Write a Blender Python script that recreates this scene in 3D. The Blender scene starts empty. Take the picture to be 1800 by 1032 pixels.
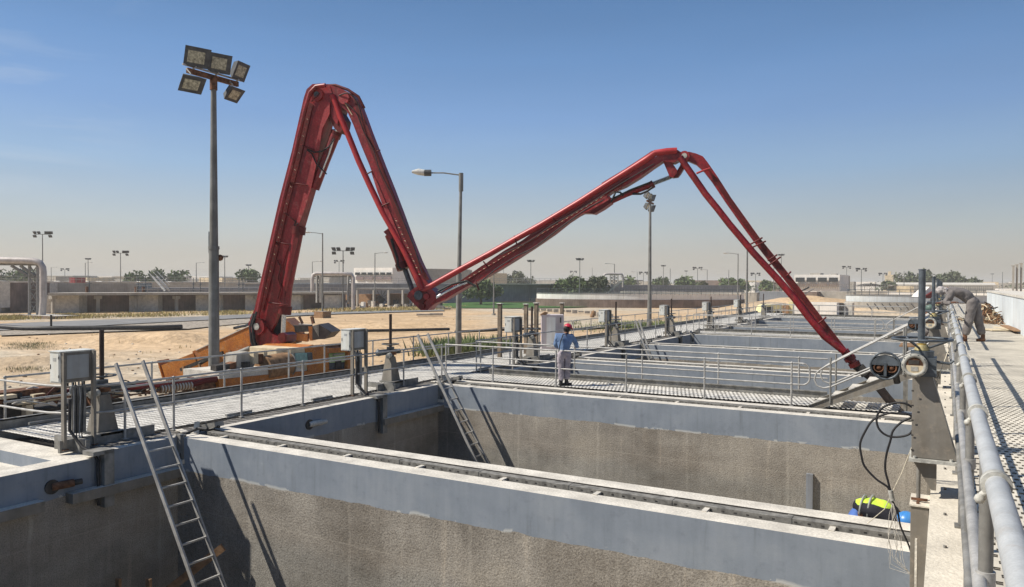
import bpy, bmesh, math, random
from mathutils import Vector, Matrix
from math import sin, cos, radians, pi, sqrt, atan2
random.seed(7)
scn = bpy.context.scene
# ---------------------------------------------------------------- camera
F = 1345.0; YAW = radians(29.5); PITCH = radians(-0.87); ROLL = radians(0.25); CAMZ = 3.0
FW = Vector((-sin(YAW)*cos(PITCH), cos(YAW)*cos(PITCH), sin(PITCH)))
R0 = Vector((cos(YAW), sin(YAW), 0)); U0 = R0.cross(FW)
RT = R0*cos(ROLL)+U0*sin(ROLL); UP = -R0*sin(ROLL)+U0*cos(ROLL)
EYE = Vector((0, 0, CAMZ))
cam_data = bpy.data.cameras.new('camera'); cam = bpy.data.objects.new('camera', cam_data)
scn.collection.objects.link(cam); scn.camera = cam
cam_data.sensor_width = 36.0; cam_data.lens = 36.0*F/1800.0
cam_data.clip_start = 0.05; cam_data.clip_end = 6000
mw = Matrix((RT, UP, -FW)).transposed().to_4x4(); mw.translation = EYE
cam.matrix_world = mw
scn.render.resolution_x = 1024; scn.render.resolution_y = 587
# ---------------------------------------------------------------- sun and sky
LDIR = Vector((0.77, 0.52, -1.0)).normalized()
SUN_EL = math.asin(-LDIR.z); SUN_AZ = atan2(-LDIR.x, -LDIR.y)   # azimuth from +y, clockwise
sd = bpy.data.lights.new('sun', 'SUN'); sd.energy = 5.0; sd.angle = radians(0.53); sd.color = (1.0, 0.94, 0.84)
sun = bpy.data.objects.new('sun', sd); scn.collection.objects.link(sun)
sun.rotation_euler = LDIR.to_track_quat('-Z', 'Y').to_euler()
w = bpy.data.worlds.new('World'); scn.world = w; w.use_nodes = True
nt = w.node_tree; nt.nodes.clear()
def N(t, **k):
    n = nt.nodes.new(t)
    for a, b in k.items(): setattr(n, a, b)
    return n
sky = N('ShaderNodeTexSky'); sky.sky_type = 'NISHITA'; sky.sun_disc = False
sky.sun_elevation = SUN_EL; sky.sun_rotation = SUN_AZ
sky.altitude = 0; sky.air_density = 1.0; sky.dust_density = 2.2; sky.ozone_density = 2.0
tc = N('ShaderNodeTexCoord'); sep = N('ShaderNodeSeparateXYZ'); nt.links.new(tc.outputs['Generated'], sep.inputs[0])
# dusty air near the horizon: greyer and darker than the clear-air model
ramp = N('ShaderNodeValToRGB'); cr = ramp.color_ramp
cr.elements[0].position = 0.0; cr.elements[0].color = (0.560, 0.510, 0.440, 1)
cr.elements[1].position = 0.50; cr.elements[1].color = (0.070, 0.160, 0.350, 1)
for p, c in ((0.030, (0.540, 0.515, 0.465, 1)), (0.070, (0.465, 0.515, 0.535, 1)), (0.140, (0.305, 0.445, 0.630, 1)), (0.205, (0.210, 0.355, 0.620, 1)), (0.275, (0.148, 0.288, 0.545, 1)), (0.345, (0.102, 0.218, 0.435, 1))):
    e = cr.elements.new(p); e.color = c
nt.links.new(sep.outputs['Z'], ramp.inputs['Fac'])
mp = N('ShaderNodeMapping'); mp.inputs['Scale'].default_value = (1.2, 1.2, 9.0); mp.inputs['Rotation'].default_value = (0.12, 0.0, 0.3)
nt.links.new(tc.outputs['Generated'], mp.inputs['Vector'])
cn = N('ShaderNodeTexNoise'); cn.inputs['Scale'].default_value = 3.0; cn.inputs['Detail'].default_value = 7; cn.inputs['Distortion'].default_value = 0.7
nt.links.new(mp.outputs[0], cn.inputs['Vector'])
crp = N('ShaderNodeValToRGB'); crp.color_ramp.elements[0].position = 0.56; crp.color_ramp.elements[1].position = 0.82
nt.links.new(cn.outputs['Fac'], crp.inputs['Fac'])
# wisps only in one part of the sky (to the left)
dotn = N('ShaderNodeVectorMath', operation='DOT_PRODUCT'); dotn.inputs[1].default_value = (-0.88, 0.42, 0.235)
nt.links.new(tc.outputs['Generated'], dotn.inputs[0])
mr = N('ShaderNodeMapRange'); mr.inputs['From Min'].default_value = 0.985; mr.inputs['From Max'].default_value = 1.0; mr.inputs['To Max'].default_value = 0.42
nt.links.new(dotn.outputs['Value'], mr.inputs['Value'])
mm = N('ShaderNodeMath', operation='MULTIPLY'); nt.links.new(crp.outputs['Color'], mm.inputs[0]); nt.links.new(mr.outputs[0], mm.inputs[1])
mix1 = N('ShaderNodeMixRGB', blend_type='MIX'); nt.links.new(mm.outputs[0], mix1.inputs[0]); nt.links.new(ramp.outputs[0], mix1.inputs[1]); mix1.inputs[2].default_value = (0.62, 0.66, 0.70, 1)
hv = N('ShaderNodeMixRGB', blend_type='MIX'); hv.inputs[0].default_value = 0.88
sc = N('ShaderNodeMixRGB', blend_type='MULTIPLY'); sc.inputs[0].default_value = 1.0; sc.inputs[2].default_value = (8.1, 8.1, 8.1, 1)
azd = N('ShaderNodeVectorMath', operation='DOT_PRODUCT'); azd.inputs[1].default_value = (-0.92, 0.39, 0.0)
nt.links.new(tc.outputs['Generated'], azd.inputs[0])
azr = N('ShaderNodeMapRange'); azr.inputs['From Min'].default_value = 0.0; azr.inputs['From Max'].default_value = 1.0; azr.inputs['To Min'].default_value = 0.86; azr.inputs['To Max'].default_value = 1.16
nt.links.new(azd.outputs['Value'], azr.inputs['Value'])
azm = N('ShaderNodeMixRGB', blend_type='MULTIPLY'); azm.inputs[0].default_value = 1.0; nt.links.new(mix1.outputs[0], azm.inputs[1]); nt.links.new(azr.outputs[0], azm.inputs[2])
vn = N('ShaderNodeTexNoise'); vn.inputs['Scale'].default_value = 1.7; vn.inputs['Detail'].default_value = 4; nt.links.new(mp.outputs[0], vn.inputs['Vector'])
vr = N('ShaderNodeMapRange'); vr.inputs['From Min'].default_value = 0.3; vr.inputs['From Max'].default_value = 0.7; vr.inputs['To Min'].default_value = 0.965; vr.inputs['To Max'].default_value = 1.035; nt.links.new(vn.outputs['Fac'], vr.inputs['Value'])
vm = N('ShaderNodeMixRGB', blend_type='MULTIPLY'); vm.inputs[0].default_value = 1.0; nt.links.new(azm.outputs[0], vm.inputs[1]); nt.links.new(vr.outputs[0], vm.inputs[2])
nt.links.new(vm.outputs[0], sc.inputs[1])
nt.links.new(sky.outputs[0], hv.inputs[1]); nt.links.new(sc.outputs[0], hv.inputs[2])
bg = N('ShaderNodeBackground'); bg.inputs['Strength'].default_value = 0.1
nt.links.new(hv.outputs[0], bg.inputs['Color'])
wo = N('ShaderNodeOutputWorld'); nt.links.new(bg.outputs[0], wo.inputs[0])
scn.view_settings.view_transform = 'Standard'; scn.view_settings.look = 'None'
scn.view_settings.exposure = 0.3; scn.view_settings.gamma = 1.0
HAZE_D = 0.0005
# ---------------------------------------------------------------- pixel -> place helpers (photo pixels, 1800 x 1032)
def ray(px, py): return FW + RT*((px-900)/F) + UP*((516-py)/F)
def unz(px, py, z): d = ray(px, py); return EYE + d*((z-CAMZ)/d.z)
def unx(px, py, x): d = ray(px, py); return EYE + d*(x/d.x)
def uny(px, py, y): d = ray(px, py); return EYE + d*(y/d.y)
def und(px, py, dep): return EYE + ray(px, py)*dep
# ---------------------------------------------------------------- materials
_m = {}
def mat(name, col, rough=0.8, metal=0.0, nscale=3.0, namt=0.15, bump=0.0, bscale=None, col2=None, spec=0.3, streak=0.0, fine=0.0, coat=0.0, dust=0.0, dcol=(0.42, 0.34, 0.26), dscale=4.0):
    if name in _m: return _m[name]
    m = bpy.data.materials.new(name); m.use_nodes = True; t = m.node_tree; b = t.nodes['Principled BSDF']
    _m[name] = m
    b.inputs['Roughness'].default_value = rough; b.inputs['Metallic'].default_value = metal
    b.inputs['Specular IOR Level'].default_value = spec
    if coat: b.inputs['Coat Weight'].default_value = coat; b.inputs['Coat Roughness'].default_value = 0.3
    geo = t.nodes.new('ShaderNodeNewGeometry')
    n = t.nodes.new('ShaderNodeTexNoise'); n.inputs['Scale'].default_value = nscale; n.inputs['Detail'].default_value = 8; n.inputs['Roughness'].default_value = 0.62
    t.links.new(geo.outputs['Position'], n.inputs['Vector'])
    r = t.nodes.new('ShaderNodeValToRGB')
    c = Vector(col[:3]); c2 = Vector(col2[:3]) if col2 else c*(1-namt*1.6)
    c1 = c*(1+namt) if not col2 else c
    r.color_ramp.elements[0].position = 0.36; r.color_ramp.elements[0].color = (*c2, 1)
    r.color_ramp.elements[1].position = 0.64; r.color_ramp.elements[1].color = (*c1, 1)
    t.links.new(n.outputs['Fac'], r.inputs['Fac'])
    last = r.outputs['Color']
    if streak > 0:
        mp = t.nodes.new('ShaderNodeMapping'); mp.inputs['Scale'].default_value = (3.5, 3.5, 0.25)
        t.links.new(geo.outputs['Position'], mp.inputs['Vector'])
        n2 = t.nodes.new('ShaderNodeTexNoise'); n2.inputs['Scale'].default_value = 2.2; n2.inputs['Detail'].default_value = 5
        t.links.new(mp.outputs[0], n2.inputs['Vector'])
        r2 = t.nodes.new('ShaderNodeValToRGB'); r2.color_ramp.elements[0].position = 0.4; r2.color_ramp.elements[1].position = 0.72
        r2.color_ramp.elements[0].color = (1, 1, 1, 1); v = 1-streak; r2.color_ramp.elements[1].color = (v, v*0.96, v*0.9, 1)
        t.links.new(n2.outputs['Fac'], r2.inputs['Fac'])
        mx = t.nodes.new('ShaderNodeMixRGB'); mx.blend_type = 'MULTIPLY'; mx.inputs[0].default_value = 1
        t.links.new(last, mx.inputs[1]); t.links.new(r2.outputs[0], mx.inputs[2]); last = mx.outputs[0]
    if fine > 0:
        n3 = t.nodes.new('ShaderNodeTexNoise'); n3.inputs['Scale'].default_value = nscale*14; n3.inputs['Detail'].default_value = 3
        t.links.new(geo.outputs['Position'], n3.inputs['Vector'])
        r3 = t.nodes.new('ShaderNodeValToRGB'); r3.color_ramp.elements[0].position = 0.35; r3.color_ramp.elements[1].position = 0.65
        a = 1-fine; r3.color_ramp.elements[0].color = (a, a, a, 1); a = 1+fine*0.6; r3.color_ramp.elements[1].color = (a, a, a, 1)
        t.links.new(n3.outputs['Fac'], r3.inputs['Fac'])
        mx = t.nodes.new('ShaderNodeMixRGB'); mx.blend_type = 'MULTIPLY'; mx.inputs[0].default_value = 1
        t.links.new(last, mx.inputs[1]); t.links.new(r3.outputs[0], mx.inputs[2]); last = mx.outputs[0]
    if dust > 0:
        n4 = t.nodes.new('ShaderNodeTexNoise'); n4.inputs['Scale'].default_value = dscale; n4.inputs['Detail'].default_value = 12; n4.inputs['Roughness'].default_value = 0.72
        t.links.new(geo.outputs['Position'], n4.inputs['Vector'])
        r4 = t.nodes.new('ShaderNodeValToRGB'); r4.color_ramp.elements[0].position = 0.54; r4.color_ramp.elements[0].color = (0, 0, 0, 1); r4.color_ramp.elements[1].position = 0.70; r4.color_ramp.elements[1].color = (dust, dust, dust, 1)
        t.links.new(n4.outputs['Fac'], r4.inputs['Fac'])
        mx = t.nodes.new('ShaderNodeMixRGB'); t.links.new(r4.outputs[0], mx.inputs[0]); t.links.new(last, mx.inputs[1]); mx.inputs[2].default_value = (*dcol, 1); last = mx.outputs[0]
    t.links.new(last, b.inputs['Base Color'])
    if bump > 0:
        nb = t.nodes.new('ShaderNodeTexNoise'); nb.inputs['Scale'].default_value = bscale or nscale*6; nb.inputs['Detail'].default_value = 6
        t.links.new(geo.outputs['Position'], nb.inputs['Vector'])
        bp = t.nodes.new('ShaderNodeBump'); bp.inputs['Strength'].default_value = bump; bp.inputs['Distance'].default_value = 0.03
        t.links.new(nb.outputs['Fac'], bp.inputs['Height']); t.links.new(bp.outputs[0], b.inputs['Normal'])
    return m

def grating_mat(name, col, px, py, hx, hy, stagger=True):
    """perforated plate: real see-through slots laid out in metres on the plate"""
    m = bpy.data.materials.new(name); m.use_nodes = True; t = m.node_tree; b = t.nodes['Principled BSDF']
    b.inputs['Roughness'].default_value = 0.75; b.inputs['Specular IOR Level'].default_value = 0.25
    geo = t.nodes.new('ShaderNodeNewGeometry'); s = t.nodes.new('ShaderNodeSeparateXYZ'); t.links.new(geo.outputs['Position'], s.inputs[0])
    def M(op, a, bb=None):
        n = t.nodes.new('ShaderNodeMath'); n.operation = op
        for i, v in enumerate((a, bb)):
            if v is None: continue
            if isinstance(v, (int, float)): n.inputs[i].default_value = v
            else: t.links.new(v, n.inputs[i])
        return n.outputs[0]
    yv = M('DIVIDE', s.outputs['Y'], py); row = M('FLOOR', yv); fy = M('FRACT', yv)
    xo = M('MULTIPLY', M('MODULO', M('ABSOLUTE', row), 2.0), 0.5 if stagger else 0.0)
    fx = M('FRACT', M('ADD', M('DIVIDE', s.outputs['X'], px), xo))
    inx = M('LESS_THAN', fx, hx/px); iny = M('LESS_THAN', fy, hy/py); hole = M('MULTIPLY', inx, iny)
    n = t.nodes.new('ShaderNodeTexNoise'); n.inputs['Scale'].default_value = 2.5; n.inputs['Detail'].default_value = 8
    t.links.new(geo.outputs['Position'], n.inputs['Vector'])
    r = t.nodes.new('ShaderNodeValToRGB'); c = Vector(col)
    r.color_ramp.elements[0].position = 0.35; r.color_ramp.elements[0].color = (*(c*0.76), 1)
    r.color_ramp.elements[1].position = 0.62; r.color_ramp.elements[1].color = (*(c*1.05), 1)
    t.links.new(n.outputs['Fac'], r.inputs['Fac']); t.links.new(r.outputs[0], b.inputs['Base Color'])
    tr = t.nodes.new('ShaderNodeBsdfTransparent'); mix = t.nodes.new('ShaderNodeMixShader')
    t.links.new(hole, mix.inputs[0]); t.links.new(b.outputs[0], mix.inputs[1]); t.links.new(tr.outputs[0], mix.inputs[2])
    t.links.new(mix.outputs[0], t.nodes['Material Output'].inputs['Surface'])
    return m

def tank_mat():
    """painted blue-grey upper band over raw rendered concrete, split by an uneven efflorescence line"""
    m = bpy.data.materials.new('tank_wall_paint_and_render'); m.use_nodes = True; t = m.node_tree; b = t.nodes['Principled BSDF']
    b.inputs['Roughness'].default_value = 0.85; b.inputs['Specular IOR Level'].default_value = 0.2
    L = t.links.new
    geo = t.nodes.new('ShaderNodeNewGeometry'); s = t.nodes.new('ShaderNodeSeparateXYZ'); L(geo.outputs['Position'], s.inputs[0])
    def noise(scale, detail=6, mapscale=None, rough=0.6):
        n = t.nodes.new('ShaderNodeTexNoise'); n.inputs['Scale'].default_value = scale; n.inputs['Detail'].default_value = detail; n.inputs['Roughness'].default_value = rough
        if mapscale:
            mp = t.nodes.new('ShaderNodeMapping'); mp.inputs['Scale'].default_value = mapscale; L(geo.outputs['Position'], mp.inputs[0]); L(mp.outputs[0], n.inputs['Vector'])
        else: L(geo.outputs['Position'], n.inputs['Vector'])
        return n.outputs['Fac']
    def ramp(fac, stops):
        r = t.nodes.new('ShaderNodeValToRGB'); e = r.color_ramp.elements
        e[0].position, e[0].color = stops[0][0], (*stops[0][1], 1); e[1].position, e[1].color = stops[-1][0], (*stops[-1][1], 1)
        for p, c in stops[1:-1]: q = e.new(p); q.color = (*c, 1)
        L(fac, r.inputs[0]); return r.outputs[0]
    def mix(f, a, c, mode='MIX'):
        n = t.nodes.new('ShaderNodeMixRGB'); n.blend_type = mode
        if isinstance(f, (int, float)): n.inputs[0].default_value = f
        else: L(f, n.inputs[0])
        L(a, n.inputs[1])
        if isinstance(c, tuple): n.inputs[2].default_value = (*c, 1)
        else: L(c, n.inputs[2])
        return n.outputs[0]
    def M(op, a, c=None, clamp=False):
        n = t.nodes.new('ShaderNodeMath'); n.operation = op; n.use_clamp = clamp
        for i, v in enumerate((a, c)):
            if v is None: continue
            if isinstance(v, (int, float)): n.inputs[i].default_value = v
            else: L(v, n.inputs[i])
        return n.outputs[0]
    blue = ramp(noise(1.1, 8), [(0.3, (0.188, 0.214, 0.250)), (0.5, (0.225, 0.254, 0.294)), (0.72, (0.275, 0.300, 0.332))])
    blue = mix(1.0, blue, ramp(noise(2.6, 5, (3.2, 3.2, 0.22)), [(0.36, (1.05, 1.04, 1.03)), (0.60, (0.97, 0.97, 0.96)), (0.76, (0.74, 0.73, 0.71))]), 'MULTIPLY')
    blue = mix(1.0, blue, ramp(noise(5.0, 9, None, 0.75), [(0.34, (0.86, 0.86, 0.87)), (0.46, (1.0, 1.0, 1.0)), (0.60, (1.0, 1.0, 1.0)), (0.72, (1.16, 1.15, 1.12))]), 'MULTIPLY')
    conc = ramp(noise(0.9, 9), [(0.30, (0.232, 0.214, 0.188)), (0.52, (0.298, 0.275, 0.242)), (0.74, (0.365, 0.340, 0.302))])
    conc = mix(1.0, conc, ramp(noise(46, 4), [(0.34, (0.66, 0.64, 0.62)), (0.5, (1.0, 1.0, 1.0)), (0.68, (1.22, 1.21, 1.18))]), 'MULTIPLY')
    conc = mix(1.0, conc, ramp(noise(2.4, 5, (2.2, 2.2, 0.12)), [(0.40, (0.9, 0.9, 0.9)), (0.62, (1.0, 1.0, 1.0)), (0.74, (1.38, 1.34, 1.28))]), 'MULTIPLY')
    # pale vertical drip lines / pour joints every 2.9 m
    u = M('ADD', s.outputs['X'], s.outputs['Y'])
    wob = M('MULTIPLY', noise(3.0, 4), 0.12)
    fr = M('FRACT', M('DIVIDE', M('ADD', u, wob), 2.35)); jt = M('LESS_THAN', M('ABSOLUTE', M('SUBTRACT', fr, 0.5)), 0.012)
    conc = mix(M('MULTIPLY', jt, M('MULTIPLY', noise(1.7, 3), 0.55)), conc, (0.42, 0.39, 0.34))
    conc = mix(1.0, conc, ramp(noise(0.45, 10, (1, 1, 1.6), 0.7), [(0.36, (0.74, 0.72, 0.70)), (0.52, (1.0, 1.0, 1.0)), (0.68, (1.16, 1.15, 1.12))]), 'MULTIPLY')
    zz = M('ADD', M('MULTIPLY', s.outputs['Z'], 0.47), 0.13)
    hj = M('LESS_THAN', M('ABSOLUTE', M('SUBTRACT', M('FRACT', zz), 0.5)), 0.006)
    conc = mix(M('MULTIPLY', hj, 0.22), conc, (0.40, 0.37, 0.32))
    zt = M('ADD', s.outputs['Z'], M('MULTIPLY', M('SUBTRACT', noise(0.8, 7), 0.5), 0.5))
    mr_ = t.nodes.new('ShaderNodeMapRange'); mr_.inputs['From Min'].default_value = -1.75; mr_.inputs['From Max'].default_value = -1.45; L(zt, mr_.inputs['Value'])
    conc = mix(1.0, conc, ramp(mr_.outputs[0], [(0.0, (0.93, 0.95, 0.96)), (1.0, (1.03, 1.01, 0.985))]), 'MULTIPLY')
    vs_ = noise(3.4, 6, (3.0, 3.0, 0.16)); conc = mix(1.0, conc, ramp(vs_, [(0.28, (0.86, 0.85, 0.84)), (0.42, (1.0, 1.0, 1.0)), (0.70, (1.0, 1.0, 1.0)), (0.82, (1.2, 1.18, 1.15))]), 'MULTIPLY')
    # boundary
    zb = M('ADD', M('MULTIPLY', M('SUBTRACT', noise(1.6, 6), 0.5), 0.13), -0.635)
    d = M('SUBTRACT', s.outputs['Z'], zb)
    isblue = M('GREATER_THAN', d, 0.0)
    base = mix(isblue, conc, blue)
    e1 = M('SUBTRACT', 1.0, M('MULTIPLY', M('ABSOLUTE', M('SUBTRACT', d, 0.012)), 26.0), True)
    e1 = M('MULTIPLY', e1, M('GREATER_THAN', noise(1.3, 5), 0.54))
    base = mix(M('MULTIPLY', e1, 0.7, True), base, (0.55, 0.54, 0.50))
    L(base, b.inputs['Base Color'])
    nb = noise(30, 5); bp = t.nodes.new('ShaderNodeBump'); bp.inputs['Distance'].default_value = 0.02
    L(nb, bp.inputs['Height']); L(M('ADD', M('MULTIPLY', M('SUBTRACT', 1.0, isblue), 0.55), 0.10), bp.inputs['Strength']); L(bp.outputs[0], b.inputs['Normal'])
    return m

M_TANK = tank_mat()
M_CAP = mat('dusty_pale_concrete', (0.60, 0.56, 0.49), 0.9, 0, 2.2, 0.13, 0.3, 40, fine=0.16)
M_KERB = mat('cream_concrete', (0.63, 0.575, 0.48), 0.9, 0, 1.6, 0.11, 0.35, 35, fine=0.08)
M_TRAY = mat('weathered_tray_steel', (0.205, 0.195, 0.175), 0.7, 0.0, 9, 0.28, 0.1)
M_GALV = mat('galvanised_steel', (0.37, 0.36, 0.34), 0.5, 0.15, 6, 0.16, 0.05, spec=0.5, fine=0.1)
M_GALVD = mat('dull_galvanised_steel', (0.23, 0.225, 0.21), 0.6, 0.1, 5, 0.22, 0.05, streak=0.15)
M_RAILTOP = mat('galvanised_tube', (0.40, 0.41, 0.41), 0.55, 0.0, 9, 0.07, 0.05, spec=0.5, fine=0.06, dust=0.45, dcol=(0.30, 0.25, 0.20), dscale=14)
M_PEWTER = mat('painted_grey_steel', (0.215, 0.198, 0.172), 0.62, 0.1, 3, 0.12, 0.05, streak=0.2, dust=0.4, dscale=9)
M_IRON = mat('dark_blue_grey_iron', (0.085, 0.10, 0.115), 0.5, 0.2, 8, 0.3, 0.1, spec=0.4)
M_IRONL = mat('grey_cast_iron', (0.42, 0.41, 0.37), 0.7, 0.1, 9, 0.3, 0.15)
M_BLACK = mat('black_rubber', (0.022, 0.022, 0.024), 0.55, 0, 6, 0.3)
M_DARK = mat('dark_steel_and_recess_shade', (0.06, 0.055, 0.05), 0.8, 0, 5, 0.3)  # dark steel, also painted shade in the coping trench and under gratings
M_RUST = mat('rusty_brown_steel', (0.16, 0.075, 0.04), 0.85, 0, 9, 0.4, 0.2)
M_CABIN = mat('light_grey_cabinet_paint', (0.60, 0.61, 0.58), 0.5, 0, 2, 0.06, streak=0.08)
M_CABF = mat('grey_cabinet_door', (0.36, 0.37, 0.37), 0.55, 0, 2, 0.08, streak=0.1)
M_FRP = grating_mat('perforated_cream_plate', (0.60, 0.55, 0.46), 0.064, 0.120, 0.034, 0.055)
M_GRATE = grating_mat('open_bar_grating', (0.68, 0.65, 0.59), 0.110, 0.170, 0.050, 0.115, True)
M_GRATED = grating_mat('dark_hatched_grating', (0.22, 0.205, 0.185), 0.10, 0.20, 0.055, 0.13, True)
M_SAND = None
M_RED = mat('weathered_red_paint', (0.315, 0.012, 0.018), 0.42, 0, 1.3, 0.2, 0.06, 22, col2=(0.165, 0.008, 0.012), spec=0.45, coat=0.1, fine=0.3, streak=0.35, dust=0.16, dscale=5.0)
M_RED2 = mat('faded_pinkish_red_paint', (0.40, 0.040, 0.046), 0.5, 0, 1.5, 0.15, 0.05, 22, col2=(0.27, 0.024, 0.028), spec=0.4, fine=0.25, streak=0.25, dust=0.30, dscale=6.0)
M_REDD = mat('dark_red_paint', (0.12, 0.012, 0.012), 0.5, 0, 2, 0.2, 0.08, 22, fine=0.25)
M_REDB = mat('bright_red_tube', (0.37, 0.022, 0.024), 0.4, 0, 3, 0.12, spec=0.5, fine=0.15)
M_CHROME = mat('cylinder_rod_steel', (0.62, 0.63, 0.64), 0.25, 0.9, 9, 0.1)
M_ORANGE = mat('orange_machine_paint', (0.52, 0.185, 0.022), 0.5, 0, 2, 0.18, 0.05, col2=(0.36, 0.11, 0.02), spec=0.4, fine=0.3, dust=0.45, dscale=5)
M_CREAM = mat('dusty_cream_panel', (0.62, 0.52, 0.36), 0.7, 0, 2, 0.15, fine=0.1)
M_GLASS = mat('dusty_window_glass', (0.16, 0.24, 0.22), 0.12, 0, 3, 0.2, spec=0.8)
M_GLASSD = mat('dark_window_glass', (0.025, 0.03, 0.035), 0.15, 0, 3, 0.2, spec=0.6)
M_WHITE = mat('white_painted_wall', (0.78, 0.76, 0.72), 0.8, 0, 0.6, 0.06, streak=0.12)
M_WOOD = mat('rough_timber', (0.27, 0.16, 0.085), 0.85, 0, 6, 0.25, 0.1)
M_CONC = mat('weathered_grey_concrete', (0.40, 0.375, 0.33), 0.9, 0, 0.5, 0.12, 0.2, 20, streak=0.2)
M_CONCB = mat('blue_grey_concrete', (0.235, 0.25, 0.275), 0.9, 0, 0.4, 0.12, 0.15, 10, streak=0.22)
M_CONCD = mat('brown_stain_and_shade_concrete', (0.22, 0.165, 0.135), 0.95, 0, 0.5, 0.2, 0.2, 10, streak=0.25)  # stained concrete, also painted shade in the far basin's recesses
M_POLE = mat('galvanised_pole', (0.20, 0.205, 0.20), 0.6, 0.1, 2.5, 0.14, 0.05, streak=0.25, fine=0.08)
M_LENS = mat('floodlight_glass', (0.33, 0.32, 0.24), 0.25, 0, 12, 0.35, spec=0.7)
M_LAMPH = mat('floodlight_housing', (0.075, 0.08, 0.085), 0.6, 0.1, 5, 0.2)
M_LAMPL = mat('light_grey_lamp_body', (0.55, 0.55, 0.52), 0.6, 0, 5, 0.15)
M_ROPE = mat('pale_rope', (0.62, 0.56, 0.44), 0.9, 0, 30, 0.2)
M_BLACKPIPE = mat('black_plastic_pipe', (0.03, 0.028, 0.028), 0.5, 0, 3, 0.3)
M_INSUL = mat('pipe_cladding', (0.50, 0.46, 0.44), 0.55, 0.1, 1, 0.12, streak=0.15)
M_TRUCKY = mat('pale_yellow_paint', (0.66, 0.60, 0.33), 0.6, 0, 1.5, 0.12)
M_LEAF = mat('tree_leaves', (0.115, 0.155, 0.055), 0.7, 0, 0.7, 0.35, col2=(0.060, 0.092, 0.030))
M_LEAFG = mat('dusty_tree_leaves', (0.135, 0.155, 0.085), 0.75, 0, 0.6, 0.3, col2=(0.085, 0.10, 0.055))
M_BARK = mat('bark', (0.16, 0.12, 0.085), 0.9, 0, 5, 0.2)
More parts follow.
